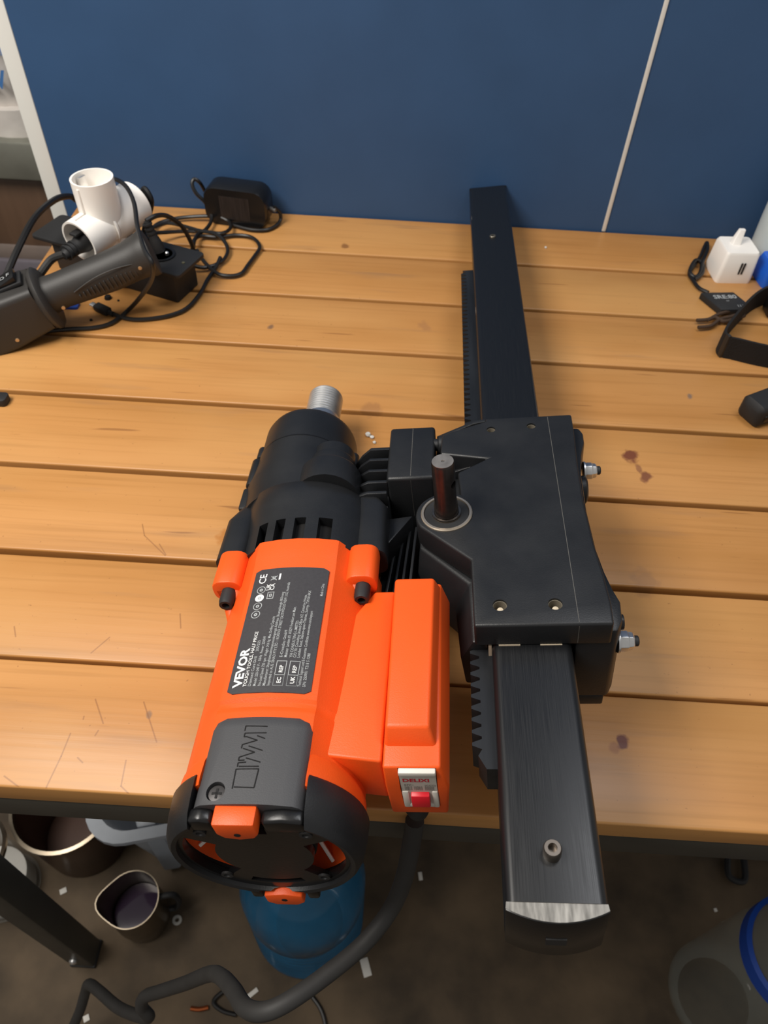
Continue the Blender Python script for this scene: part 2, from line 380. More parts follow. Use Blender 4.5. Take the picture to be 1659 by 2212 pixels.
# ---- rack
pitch = .0785; x0, xr, xt = -W2 + .004, -.322, -.378
pl = [(x0, .72), (-.30, .72), (-.345, .80)]
y = .84
while y < 6.62:
    pl += [(xr, y), (xt, y + pitch * .28), (xt, y + pitch * .52), (xr, y + pitch * .80)]; y += pitch
pl += [(xt + .02, 6.68), (x0, 6.68)]
b = B(); b.prism(pl, 'z', -.36, -.12); b.build('rack', RACKM, drill, smooth=0)
# ---- carriage
lobe = arc(-.51, 2.43, .215, 62, 214, 14)
plA = [(-.345, 1.46), (.468, 1.46), (.474, 1.62), (.462, 1.85), (.44, 2.1), (.425, 2.5), (.432, 2.9), (.452, 3.3), (.455, 3.49), (-.21, 3.49), (-.21, 3.455), (-.48, 3.345), (-.55, 3.30), (-.56, 3.08), (-.21, 3.005), (-.43, 2.86)] + lobe + [(-.352, 1.995)]
holes = [(-.185, 1.615, .044), (.145, 1.615, .044), (-.17, 3.345, .034), (.137, 3.365, .034)]
b = B(); b.prism(plA, 'z', .0, .2)
body = b.build('carriage_body', BLACK, drill, bevel=.018, bseg=3, cut=[B().cyl((x, y, .10), (x, y, .4), r, 20) for x, y, r in holes])
for i, (x, y, r) in enumerate(holes):
    B().lathe([(r * .99, .095), (r * .99, .185), (r * .9, .185), (r * .9, .11), (0, .11)], (x, y, 0), (0, 0, 1), 18).build('hole_bottom', M('hole_wall', srgb(120, 112, 98), .5), body)
    if i < 2: B().lathe([(r * .6, .108), (r * .6, .15), (r * .4, .17), (0, .175)], (x + .002, y - .012, 0), (0, 0, 1), 14).build('peg', PAD, body)
    else: B().lathe([(r * .5, .108), (r * .5, .13), (0, .132)], (x + .002, y - .01, 0), (0, 0, 1), 6).build('screw', STEEL, body)
# left flank with sloping wall, below the top plate
top = [(-.36, 1.50), (-.262, 1.50), (-.262, 3.47), (-.60, 3.47), (-.62, 2.86), (-.70, 2.58), (-.71, 2.32), (-.37, 1.98)]
mid = [(-.44, 1.54), (-.262, 1.54), (-.262, 3.47), (-.62, 3.47), (-.64, 2.86), (-.73, 2.58), (-.74, 2.28), (-.47, 1.95)]
bot = [(-.42, 1.62), (-.262, 1.62), (-.262, 3.40), (-.58, 3.40), (-.60, 2.86), (-.68, 2.58), (-.69, 2.28), (-.43, 2.0)]
b = B(); b.loft([[(x, y, -.66) for x, y in bot], [(x, y, -.25) for x, y in mid], [(x, y, -.02) for x, y in top]])
b.box(-.30, .30, 1.58, 3.42, -.68, -.50)
b.build('gear_case', BLACK, drill, bevel=.02)
B().prism([(-.60, -.06), (-.21, -.06), (-.21, .19), (-.30, .175), (-.60, .04)], 'y', 3.462, 3.50).build('gusset', BLACK, drill, bevel=.006)
B().prism([(-.60, -.06), (-.30, -.06), (-.28, .12), (-.60, .0)], 'y', 3.03, 3.06).build('gusset', BLACK, drill, bevel=.006)
# right half beyond the seam
B().box(.268, .272, 1.475, 3.47, .196, .2012).build('parting_line', M('parting_grey', srgb(88, 86, 82), .5), body)
B().box(.268, .272, 1.4592, 1.47, .02, .18).build('parting_line', M('parting_grey_b', srgb(88, 86, 82), .5), body)
plD = [(.262, 1.475), (.50, 1.475), (.538, 1.55), (.55, 1.70), (.52, 1.80), (.49, 1.95), (.465, 2.15), (.452, 2.5), (.462, 2.9), (.495, 3.12), (.53, 3.25), (.535, 3.36), (.51, 3.43), (.262, 3.45)]
b = B(); b.prism(plD, 'z', -.60, .11); b.build('side_flange', BLACK, drill, bevel=.02)
B().prism([(.262, 1.475), (.48, 1.475), (.49, 1.9), (.262, 1.9)], 'z', -.70, -.58).build('lower_lip', BLACK, drill, bevel=.015)
B().cyl((.50, 1.60, .03), (.56, 1.60, .03), .05, 16).build('boss', BLACK, drill, bevel=.01)
B().lathe([(.11, 0), (.11, .03), (.09, .045)], (.50, 3.05, -.2), (1, 0, 0), 20).build('boss', BLACK, drill)
for (yy, zz) in ((3.2, -.14), (1.575, -.13)):
    n = B().lathe([(.066, 0), (.066, .055), (.06, .06), (.056, .085), (.045, .095)], (.54, yy, zz), (1, 0, 0), 6).build('nut', STEEL, drill, bevel=.004)
    B().lathe([(.034, 0), (.034, .025), (.026, .032)], (.632, yy, zz), (1, 0, 0), 14).build('bolt_end', DSTEEL if 0 else BLACK2, n)
    B().lathe([(.075, 0), (.075, .012)], (.533, yy, zz), (1, 0, 0), 20).build('washer', STEEL, n)
# slide pads around the column
B().box(-.20, -.07, 1.457, 1.50, -.0, .008).build('slide_pad', PAD, drill); B().box(.05, .18, 1.457, 1.50, -.0, .006).build('slide_pad', PAD, drill)
B().box(-.262, -.243, 1.47, 1.56, -.14, -.015).build('slide_pad', PAD, drill)
# ---- pinion shaft and bearing
SX, SY = -.51, 2.43
B().lathe([(.178, .15), (.178, .208), (.172, .214), (.158, .214), (.155, .206), (.155, .15)], (SX, SY, 0), (0, 0, 1), 40).build('bearing_ring', M('bearing_steel', srgb(196, 182, 164), .3, .8, var=.1), drill)
B().lathe([(.153, .15), (.153, .204), (.10, .204), (.10, .15)], (SX, SY, 0), (0, 0, 1), 40).build('bearing_seal', BLACK2, drill)
B().lathe([(.099, .15), (.099, .211), (.084, .211), (.084, .15)], (SX, SY, 0), (0, 0, 1), 32).build('bearing_ring', M('bearing_steel_b', srgb(170, 150, 130), .3, .8), drill)
b = B(); b.lathe([(.083, .1), (.083, .30), (.076, .325), (.076, .655), (.070, .672), (.012, .672), (.008, .665), (0, .664)], (SX, SY, 0), (0, 0, 1), 36)
sh = b.build('pinion_shaft', M('blued_steel', srgb(70, 64, 62), .3, .85, var=.15, vscale=150), drill, cut=[B().cyl((SX, SY, .50), (SX + .2, SY - .12, .50), .028, 18)])
B().lathe([(.071, .6725), (.071, .675), (.012, .675), (.012, .6725)], (SX, SY, 0), (0, 0, 1), 32).build('shaft_face', M('turned_steel', srgb(165, 158, 150), .4, .8, var=.25, vscale=120), sh)
B().lathe([(.1, .21), (.1, .222), (.086, .222), (.086, .21)], (SX, SY, 0), (0, 0, 1), 24).build('circlip', DSTEEL, sh)
B().lathe([(.083, -.60), (.083, -.80), (.07, -.82), (.07, -.94)], (SX, SY, 0), (0, 0, 1), 24).build('lower_shaft', GLOSSBLK, drill)
# ---- spacer block and its bolts
spc = B().box(-.975, -.612, 2.93, 3.56, -.55, .10).build('spacer_block', BLACK, drill, bevel=.026, bseg=3)
B().box(-.792, -.788, 2.955, 3.535, .09, .1012).build('parting_line', M('parting_grey_c', srgb(88, 86, 82), .5), spc)
B().box(-.792, -.788, 2.929, 2.95, -.3, .075).build('parting_line', M('parting_grey_d', srgb(70, 68, 66), .5), spc)
for yy in (3.38, 2.97):
    B().lathe([(.05, 0), (.05, .03), (.075, .04), (.075, .10), (.06, .115)], (-.62, yy, .045), (1, 0, 0), 18).build('clamp_bolt', BLACK, drill)
B().box(-1.25, -.97, 2.78, 3.40, -.50, -.08).build('bracket_web', BLACK, drill, bevel=.02)
for i, yy in enumerate((2.84, 2.95, 3.07, 3.19, 3.31)):
    B().prism([(-1.30, -.1), (-.97, -.1), (-.97, .05 + .01 * i), (-1.12, .05 + .01 * i), (-1.20, .02), (-1.26, -.06)], 'y', yy - .014, yy + .018).build('bracket_rib', BLACK, drill, bevel=.006)
B().prism([(-.99, 2.42), (-.965, 2.42), (-.78, 2.73), (-.99, 2.70)], 'z', -.5, -.1).build('bracket_wedge', BLACK, drill, bevel=.01)
for i in range(4):
    B().prism([(-.98 + .06 * i, 2.1), (-.96 + .06 * i, 2.1), (-.90 + .05 * i, 2.7), (-.92 + .05 * i, 2.7)], 'z', -.6, -.28 + .03 * i).build('bracket_fin', BLACK, drill, bevel=.004)
B().box(-1.05, -.70, 2.2, 2.9, -.62, -.45).build('bracket_base', BLACK, drill, bevel=.02)
# ---- gearbox
MX, MZ = -1.525, -.24
def ring(y, cx, cz, hw, hu, hd, p=2.4, n=48):
    R = []
    for k in range(n):
        a = 2 * PI * k / n; c, s_ = math.cos(a), math.sin(a)
        x = hw * abs(c) ** (2 / p) * (1 if c >= 0 else -1); z = (hu if s_ > 0 else hd) * abs(s_) ** (2 / p) * (1 if s_ >= 0 else -1)
        R.append((cx + x, y, cz + z))
    return R
vent = []
for vx, vw in ((-1.815, .055), (-1.68, .055), (-1.535, .062), (-1.355, .075)):
    vw *= 1.3; vent.append(B().prism([(vx - vw / 2, 2.18), (vx + vw / 2, 2.18), (vx + vw / 2 - .008, 2.44), (vx - vw / 2 - .008, 2.44)], 'z', -.05, .6))
b = B(); b.loft([ring(2.20, MX, MZ, .50, .445, .47), ring(2.45, MX - .01, MZ, .50, .445, .47), ring(2.62, MX - .03, MZ, .505, .45, .47), ring(2.72, MX - .04, MZ, .505, .45, .46, 2.3), ring(2.84, MX - .07, MZ, .50, .435, .45, 2.2), ring(2.87, MX - .08, MZ, .48, .41, .43, 2.2)])
gh = b.build('gear_housing', BLACK, drill, smooth=40, cut=vent)
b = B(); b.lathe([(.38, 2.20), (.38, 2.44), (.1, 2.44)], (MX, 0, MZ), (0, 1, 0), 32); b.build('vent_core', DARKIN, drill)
b = B(); b.loft([ring(2.80, -1.65, MZ, .49, .40, .43, 2.1), ring(2.98, -1.67, MZ, .48, .395, .43, 2.1), ring(3.10, -1.69, MZ, .48, .40, .42, 2.05), ring(3.20, -1.71, MZ, .44, .40, .41, 2), ring(3.34, -1.72, MZ, .415, .40, .40, 2), ring(3.45, -1.725, MZ, .41, .405, .40, 2)])
gc = b.build('gear_case_front', BLACK, drill, smooth=40)
b = B(); b.lathe([(.40, 3.455), (.40, 3.78), (.385, 3.83), (.365, 3.84), (.20, 3.84)], (-1.725, 0, MZ), (0, 1, 0), 56); b.build('nose_collar', BLACK, drill)
b = B(); b.lathe([(.408, 3.448), (.408, 3.457)], (-1.725, 0, MZ), (0, 1, 0), 56); b.build('seam_ring', GLOSSBLK, drill)
b = B(); b.lathe([(.245, 2.84), (.245, 3.06), (.235, 3.08), (.19, 3.085), (.19, 3.20), (.185, 3.215), (.17, 3.22), (.17, 3.33), (.15, 3.345)], (-1.43, 0, .01), (0, 1, 0), 36); b.build('idler_boss', BLACK, drill)
# bosses down the left flank and the clamp ears
B().cyl((-2.11, 3.12, -.10), (-2.11, 3.44, -.10), .05, 14).build('screw_boss', BLACK, drill, bevel=.012)
B().cyl((-2.09, 3.46, -.10), (-2.09, 3.60, -.10), .045, 14).build('screw_boss', BLACK, drill, bevel=.012)
B().cyl((-1.30, 3.30, -.10), (-1.30, 3.46, -.10), .05, 14).build('screw_boss', BLACK, drill, bevel=.012)
B().prism([(-2.17, 2.86), (-1.9, 2.86), (-1.93, 3.14), (-2.17, 3.10)], 'z', -.36, -.08).build('flank_step', BLACK, drill, bevel=.02)
b = B(); b.loft([[(x, 2.21, z) for x, z in [(c[0] - 2.06, c[1] - .06) for c in rrect(.11, .12, .07)]], [(x, 2.62, z) for x, z in [(c[0] - 2.06, c[1] - .07) for c in rrect(.11, .12, .07)]], [(x, 2.95, z) for x, z in [(c[0] - 2.02, c[1] - .16) for c in rrect(.08, .08, .05)]]])
b.build('housing_ear', BLACK, drill, smooth=40)
b = B(); b.loft([[(x, 2.21, z) for x, z in [(c[0] - 1.05, c[1] - .03) for c in rrect(.115, .12, .07)]], [(x, 2.70, z) for x, z in [(c[0] - 1.07, c[1] - .05) for c in rrect(.115, .12, .07)]], [(x, 2.98, z) for x, z in [(c[0] - 1.17, c[1] - .12) for c in rrect(.08, .08, .05)]]])
b.build('housing_ear', BLACK, drill, smooth=40)
# ---- spindle with thread
prof = [(.175, 3.83), (.175, 4.12), (.172, 4.14), (.145, 4.145), (.145, 4.16)]
y = 4.16
while y < 4.49: prof += [(.162, y + .012), (.162, y + .016), (.138, y + .028), (.138, y + .032)]; y += .036
prof += [(.14, 4.53), (.10, 4.53), (.10, 4.42), (0, 4.42)]
B().lathe(prof, (-1.685, 0, MZ), (0, 1, 0), 36).build('threaded_spindle', STEEL, drill)
# ---- orange motor housing
def osec(y, k=1., top=.455):
    half = [(0, top), (.14, top - .008), (.265, top - .03), (.285, top - .038), (.335, top - .10), (.40, .29), (.47, .19), (.515, .06), (.53, -.06), (.50, -.22), (.42, -.35), (.28, -.44), (.12, -.475)]
    P = half + [(0, -.48)] + [(-x, z) for x, z in half[:0:-1]]
    return [(MX + x * k, y, MZ + z * k) for x, z in P][::-1]
def tz(x, top=.455):                     # height of the housing's crown at x
    d = abs(x - MX); return MZ + top - .030 * (d / .265) ** 2
b = B()
b.loft([osec(.50, 1.0), osec(.60, 1.0), osec(.885, 1.0), osec(.90, 1, .452), osec(.925, 1, .440), osec(.955, 1, .440), osec(.975, 1, .454), osec(1.3, .995), osec(2.02, .985), osec(2.07, .985, .465), osec(2.22, .98, .468)])
mot = b.build('motor_housing', ORANGE, drill, smooth=25)
for lx, lz in ((-2.015, .015), (-1.085, .04)):
    s_ = -1 if lx < MX else 1
    b = B(); sec = [(lx + x, lz + z) for x, z in rrect(.105, .10, .075)]
    b.loft([[(x, 1.93, z) for x, z in sec], [(x, 2.225, z) for x, z in sec]]); b.prism([(lx - s_ * .16, lz + .02), (lx + s_ * .09, lz + .02), (lx + s_ * .06, lz - .25), (lx - s_ * .16, lz - .25)], 'y', 1.93, 2.225)
    lo = b.build('screw_lobe', ORANGE, mot, bevel=.012, smooth=40); lo.location = (0, 0, 0)
    socket_screw(mot, (lx + .01, 1.96, lz - .005), (0, -1, 0), .052, .15, BLACK2, 'housing_bolt')
    b = B(); b.loft([[(lx + x * .7 - s_ * .02, 1.94, lz - .06 + z * .7) for x, z in rrect(.11, .12, .06)], [(lx - s_ * .08 + x * .3, 1.62, lz - .20 + z * .3) for x, z in rrect(.1, .1, .05)]]); b.build('lobe_root', ORANGE, mot, smooth=40)
# label
LX0, LX1, LY0, LY1 = -1.772, -1.278, 1.005, 1.955
def label_patch(x0, x1, y0, y1, dz, n=14, r=.02):
    b = B(); rows = []
    for i in range(n + 1):
        x = x0 + (x1 - x0) * i / n
        e = r - math.sqrt(max(0, r * r - max(0, r - min(x - x0, x1 - x)) ** 2)) if min(x - x0, x1 - x) < r else 0
        rows.append([(x, y0 + e, tz(x, .453) + dz), (x, y1 - e, tz(x, .453) + dz), (x, y1 - e, tz(x, .453) - .02), (x, y0 + e, tz(x, .453) - .02)])
    return b.loft(rows)
lab = label_patch(LX0, LX1, LY0, LY1, .006).build('rating_label', LABEL, drill, smooth=20)
LW, LH = LX1 - LX0, LY1 - LY0
def lp(f, u0):                           # text frame: f = share of label width, u0 = share of its length
    def fn(u, v):
        x = LX0 + f * LW - v; yy = LY0 + u0 * LH + u; return (x, yy, tz(x, .453) + .0075)
    return fn
b = B(); g = B()
text(b, 'VEVOR', .076, lp(.165, .045), .035, 1.12)
text(b, 'TOUGH TOOLS, HALF PRICE', .030, lp(.228, .045), .012, 1.02)
for f, s_, wd in ((.285, 'Diamond Core Drill     205/255', .42), (.345, 'Model: 220-240 V~  50Hz  Power: 2200W', .42), (.405, 'No-Load Speed: 720 rpm  Weight: 24.6 kg  Max. Drilling Capacity', .66), (.460, 'Manufacturer: Shanghaimuxinmuyeyouxiangongsi Address: Shuangchenglu 803nong', .87), (.513, 'Imported to AUS: SIHAO PTY LTD 1 ROKEVA STREET EASTWOOD NSW 2122 Australia', .85)):
    text(g, s_, .0255, lp(f, .045), .008, wd * LH / (len(s_) * .0255 * .53))
for f, s_, a, c in ((.60, 'E-CrossStu GmbH', .25, .47), (.655, 'Mainzer Landstr.69, 60329 Frankfurt am Main.', .25, .75), (.72, 'YH CONSULTING LIMITED.', .25, .53), (.765, 'C/O YH Consulting Limited Office 147, Centurion House,', .25, .86), (.81, 'London Road, Staines-upon-Thames, Surrey, TW18 4AX', .25, .87), (.875, 'Technical Support and E-Guarantee Certificate www.vevor.com/support', .045, .74), (.93, 'S/N: 250901 T218 S 1288', .045, .33), (.965, 'Made in China', .75, .88)):
    text(g, s_, .0255, lp(f, a), .008, (c - a) * LH / (len(s_) * .0255 * .53))
def frame_rect(bb_, f0, f1, u0, u1, t):
    for (a0, a1, c0, c1) in ((f0, f1, u0, u0 + t / LH), (f0, f1, u1 - t / LH, u1), (f0, f0 + t / LW, u0, u1), (f1 - t / LW, f1, u0, u1)):
        P = [(LX0 + a * LW, LY0 + c * LH) for a, c in ((a0, c0), (a1, c0), (a1, c1), (a0, c1))]
        bb_.add([(x, yy, tz(x, .453) + .0075) for x, yy in P], [(0, 1, 2, 3)])
for f0, t in ((.545, 'EC'), (.705, 'UK')):
    frame_rect(g, f0, f0 + .125, .045, .225, .004); frame_rect(g, f0, f0 + .125, .045, .125, .004)
    text(b, t, .034, lp(f0 + .09, .062), .02); text(b, 'REP', .032, lp(f0 + .09, .138), .02)
def disc(bb_, f, u, r, r2=0):
    n = 20; cx, cy = LX0 + f * LW, LY0 + u * LH; P, Q = [], []
    for k in range(n):
        a = 2 * PI * k / n
        for rr, L in ((r, P), (r2, Q)):
            x = cx + rr * math.cos(a); L.append((x, cy + rr * math.sin(a), tz(x, .453) + .0075))
    bb_.add(P + Q, [(k, (k + 1) % n, n + (k + 1) % n, n + k) for k in range(n)])
for i, u in enumerate((.60, .67, .74, .81)):
    disc(b if i == 2 else g, .135, u, .030, .0 if i == 2 else .025); disc(g, .135, u, .012, .004)
text(b, 'CE', .07, lp(.17, .865), .012); text(b, 'UK', .04, lp(.255, .80), .015); text(b, 'CA', .04, lp(.31, .80), .015)
frame_rect(g, .235, .325, .725, .785, .005); frame_rect(g, .262, .298, .742, .768, .006)
text(g, 'X', .06, lp(.32, .885), .004); frame_rect(g, .26, .30, .895, .925, .004)
x = LX0 + .36 * LW; b.add([(LX0 + f * LW, LY0 + u * LH, tz(LX0 + f * LW, .453) + .0075) for f, u in ((.345, .89), (.37, .89), (.37, .945), (.345, .945))], [(0, 1, 2, 3)])
for o in (b.build('bold_print', PRINT, lab, smooth=0), g.build('small_print', PRINTG, lab, smooth=0)): o['kind'] = 'stuff'
# brush cover
def csec(y, x0=-1.812, x1=-1.228, top=.478, drop=.16):
    P = [(x0 - .01, MZ + top - .05 - drop), (x0 - .003, MZ + top - .085), (x0 + .02, MZ + top - .045)] + [(x0 + .05 + (x1 - x0 - .1) * k / 8, tz(x0 + .05 + (x1 - x0 - .1) * k / 8, top)) for k in range(9)] + [(x1 - .02, MZ + top - .045), (x1 + .003, MZ + top - .085), (x1 + .01, MZ + top - .05 - drop)]
    return [(x, y, z) for x, z in P]
b = B(); b.loft([csec(.345), csec(.78), csec(.825, -1.80, -1.24, .474), csec(.85, -1.78, -1.265, .455)])
cov = b.build('brush_cover', COVER, drill, smooth=30, cut=[B().cyl((-1.69, .415, .12), (-1.69, .415, .5), .052, 24)])
b = B(); b.lathe([(.05, .15), (.05, .192), (.044, .200), (0, .204)], (-1.69, .415, 0), (0, 0, 1), 24)
scr = b.build('cover_screw', M('screw_black_steel', srgb(70, 68, 68), .35, .6), cov)
b = B(); b.box(-1.69 - .026, -1.69 + .026, .415 - .006, .415 + .006, .2, .2055); b.box(-1.69 - .006, -1.69 + .006, .415 - .026, .415 + .026, .2, .2055); b.build('cross_slot', DARKIN, cov)
st = [[(990, 178), (733, 172), (720, 228)], [(978, 255), (722, 258), (712, 302), (742, 300), (870, 345), (690, 395), (680, 438)], [(700, 440), (840, 487), (652, 545), (645, 583), (715, 580)], [(870, 290), (960, 323)], [(768, 412), (930, 465)], [(735, 555), (905, 605)], [(735, 605), (640, 612), (632, 658)], [(885, 655), (650, 655)], [(890, 685), (615, 687), (570, 920)], [(885, 690), (830, 910), (590, 900)]]
b = B()
for i, s_ in enumerate(st):
    pts = []
    for (x, yy) in s_:
        p = tl(400 + x / 5.53, 1540 + yy / 5.53, 2, .222); pts.append((p[0], p[1], tz(p[0], .478) + .0005))
    for p0, p1 in zip(pts[:-1], pts[1:]): b.tube([p0, p1], .0035, 6, 1)
b.build('debossed_lettering', DARKIN, cov)
# rear fan cap
CXR, CZR = -1.515, -.25
notch = [B().box(-1.825, -1.215, .15, .8, .075, .6), B().box(-1.70, -1.44, .15, .345, .02, .6), B().box(-1.65, -1.38, .15, .36, -1.0, -.72)]
b = B(); b.lathe([(.48, .52), (.545, .52), (.556, .50), (.552, .40), (.54, .315), (.52, .275), (.50, .255), (.475, .262), (.468, .30), (.468, .52)], (CXR, 0, CZR), (0, 1, 0), 64, closed=True)
capb = b.build('fan_cap', BLACK, drill, cut=notch, smooth=40)
b = B(); b.lathe([(.472, .285), (.472, .33)], (CXR, 0, CZR), (0, 1, 0), 56)
def sector(r0, r1, a0, a1):
    P = arc(CXR, CZR, r1, a0, a1, 10) + arc(CXR, CZR, r0, a1, a0, 10); return B().prism(P, 'y', .2, .4)
b.build('fan_grille', GLOSSBLK, capb, cut=[sector(.27, .445, -48, 28), sector(.27, .445, 152, 228), sector(.345, .40, 66, 114), sector(.345, .40, 246, 294), B().box(-1.70, -1.44, .15, .5, .02, .6), B().box(-1.95, -1.10, .15, .5, .10, .6)], smooth=40)
for a in (45, 135, 225, 315):
    x, z = CXR + .40 * math.cos(math.radians(a)), CZR + .40 * math.sin(math.radians(a))
    B().lathe([(.035, 0), (.035, .012), (.02, .012), (.018, .004), (0, .004)], (x, .286, z), (0, -1, 0), 16).build('grille_screw', BLACK2, capb)
b = B(); b.lathe([(.465, .36), (.40, .52), (.40, .56), (.2, .56)], (CXR, 0, CZR), (0, 1, 0), 48, caps=False); b.build('inner_duct', ORANGE, capb)
b = B()
for a in range(-45, 300, 22):
    if -50 < a < 30 or 150 < a < 230:
        x, z = math.cos(math.radians(a)), math.sin(math.radians(a)); b.cyl((CXR + .30 * x, .50, CZR + .30 * z), (CXR + .45 * x, .38, CZR + .45 * z), .012, 6)
o = b.build('duct_rib', WHITEP, capb); o['kind'] = 'stuff'
b = B(); b.lathe([(.28, .34), (.28, .58)], (CXR, 0, CZR), (0, 1, 0), 32); b.build('motor_end', DARKIN, capb)
b = B(); b.lathe([(.47, .46), (.535, .46), (.54, .50), (.53, .60), (.50, .66), (.47, .66)], (CXR, 0, CZR), (0, 1, 0), 56, closed=True); b.build('skirt', ORANGE, mot, cut=[B().box(-1.80, -1.23, .4, .8, .12, .6)])
# black saddle beside the upper tab
for xa, xb in ((-1.83, -1.70), (-1.44, -1.22)):
    B().prism([(xa, .06), (xb, .06), (xb, .175), ((xa + xb) / 2, .195), (xa, .175)], 'y', .275, .35).build('cap_saddle', GLOSSBLK, capb, bevel=.02, bseg=3)
b = B(); b.prism([(-1.682, .215), (-1.682, .10), (-1.65, .055), (-1.57, .035), (-1.49, .055), (-1.46, .10), (-1.46, .215)], 'y', .245, .36)
tb = b.build('cap_tab', ORANGE, drill, bevel=.012, smooth=40); B().lathe([(.018, 0), (.018, .002), (0, .002)], (-1.57, .2445, .10), (0, -1, 0), 14).build('tab_hole', DARKIN, tb)
b = B(); b.prism([(-1.63, -.76), (-1.63, -.86), (-1.58, -.90), (-1.45, -.90), (-1.40, -.86), (-1.40, -.76), (-1.51, -.735)], 'y', .245, .36)
tb = b.build('cap_tab', ORANGE, drill, bevel=.012, smooth=40); B().lathe([(.018, 0), (.018, .002), (0, .002)], (-1.515, .2445, -.815), (0, -1, 0), 14).build('tab_hole', DARKIN, tb)
for xa, xb in ((-1.72, -1.65), (-1.38, -1.31)): B().box(xa, xb, .27, .36, -.86, -.74).build('cap_lug', GLOSSBLK, capb, bevel=.015)
# ---- switch box
pin = [(-1.18, .69), (-.862, .655), (-.862, 1.92), (-1.0, 1.92), (-1.12, 1.70)]; b = B(); b.loft([[(x, y, -.34) for x, y in pin], [(x, y, .085 - .09 * max(0, y - .9)) for x, y in pin]]); swb = b.build('switch_box_inner', ORANGE, drill, bevel=.018, bseg=3)
b = B(); b.loft([[(-.856, .62, -.46), (-.53, .62, -.46), (-.53, 1.86, -.46), (-.856, 1.86, -.46)], [(-.856, .60, -.10), (-.505, .60, -.10), (-.505, 1.90, -.10), (-.856, 1.90, -.10)], [(-.856, .625, .085), (-.545, .625, .085), (-.552, 1.90, .085), (-.856, 1.90, .085)]])
swo = b.build('switch_box_outer', ORANGE, drill, bevel=.016, bseg=3, cut=[B().box(-.775, -.568, .4, .66, -.345, .075)])
b = B(); b.loft([[(-.852, .735, .06), (-.56, .735, .06), (-.552, 1.885, .06), (-.852, 1.885, .06)], [(-.838, .80, .20), (-.60, .80, .20), (-.588, 1.85, .20), (-.838, 1.85, .20)]]); b.build('raised_lid', ORANGE, swo, bevel=.02, bseg=3)
b = B(); b.lathe([(.085, 0), (.085, .02)], (-.72, .78, -.47), (0, 0, 1), 20)
# breaker
swp = B().box(-.77, -.573, .606, .66, -.34, .07).build('breaker_plate', GREYP, drill)
B().box(-.772, -.571, .596, .66, .03, .072).build('breaker_top', GREYPL, swp, bevel=.008)
for xa, xb in ((-.772, -.732), (-.606, -.571)): B().box(xa, xb, .598, .66, -.342, -.15).build('breaker_jaw', GREYPL, swp, bevel=.01)
B().box(-.772, -.571, .60, .66, -.342, -.295).build('breaker_sill', GREYPL, swp, bevel=.01)
B().prism([(.580, -.165), (.570, -.28), (.66, -.29), (.66, -.155)], 'x', -.722, -.618).build('breaker_rocker', RED, swp, bevel=.008)
b = B(); text(b, 'DELIXI', .050, lambda u, v: (-.757 + u, .6045, -.042 + v), .03, 1.0); b.build('breaker_brand', REDPRINT, swp, smooth=0)
b = B(); text(b, '63V~', .024, lambda u, v: (-.752 + u, .6045, -.085 + v), .01); text(b, '(CCC)', .022, lambda u, v: (-.64 + u, .6045, -.09 + v), .01)
for k in range(3): text(b, 'GB/T 10963  6000A', .02, lambda u, v, k=k: (-.752 + u, .6045, -.108 - .016 * k + v), .004)
b.build('breaker_print', M('grey_ink', srgb(110, 108, 105), .6), swp, smooth=0)
# ---- power cord
B().lathe([(.075, 0), (.085, .02), (.08, .10), (.06, .16)], (-.72, .72, -.46), (0, -.15, -1), 20).build('cord_gland', BLACK2, drill)
cp = [(896, 1772, 4.95), (890, 1815, 5.05), (872, 1900, 5.25), (842, 1968, 5.4), (784, 2040, 5.35), (702, 2108, 5.2), (618, 2166, 5.05), (565, 2186, 5.05), (528, 2175, 5.2), (505, 2140, 5.5), (478, 2110, 5.9), (452, 2104, 6.3), (400, 2124, 6.9), (345, 2142, 7.3), (313, 2153, 7.5), (306, 2175, 7.6), (322, 2196, 7.7), (300, 2195, 7.9), (255, 2176, 8.3), (215, 2142, 8.7), (192, 2126, 9.0), (184, 2145, 9.2), (170, 2190, 9.4), (140, 2250, 9.7), (90, 2320, 9.9)]
b = B(); b.tube([atd(*c) for c in cp], .064, 12, 6)
cord = b.build('power_cord', RUBBER, None); cord.parent = drill; cord.matrix_parent_inverse = (Matrix.LocRotScale(drill.location, TRM, None)).inverted()
del drill['_off']
# ================================================================== LEFT END OF THE BENCH
PW = .024                                # thin cord radius
# --- black socket box
pa, pb, pc = at(65, 507, .42), at(385, 597, .42), at(440, 545, .42)
ex = (pb - pa)[:2]; Lb = np.linalg.norm(ex); ex = ex / Lb; ey = np.array([-ex[1], ex[0]]); Wb = float((pc - pb)[:2] @ ey)
mid_ = pa[:2] + ex * Lb / 2 + ey * Wb / 2
sb = thing('socket_box', 'long black socket box with a wide flanged top plate under the white adapter', 'socket box', (mid_[0], mid_[1], 0), math.atan2(ex[1], ex[0]))
hl, hw_ = Lb / 2, Wb / 2
B().prism(rrect(hl, hw_, .05), 'z', .375, .42).build('top_plate', BLACK2, sb, bevel=.008)
B().box(-hl + .22, hl - .12, -hw_ + .06, hw_ - .06, 0, .375).build('box_body', BLACK2, sb, bevel=.02)
B().lathe([(.16, .42), (.16, .435), (.13, .435), (.125, .38), (0, .38)], (hl - .42, .02, 0), (0, 0, 1), 28).build('round_socket', GLOSSBLK, sb)
B().lathe([(.022, .38), (.022, .45), (.012, .462)], (hl - .36, .05, 0), (0, 0, 1), 10).build('socket_pin', STEEL, sb)
B().lathe([(.018, .42), (.018, .428)], (hl - .1, -.02, 0), (0, 0, 1), 10).build('plate_screw', M('dull_screw', srgb(110, 106, 84), .5, .5), sb)
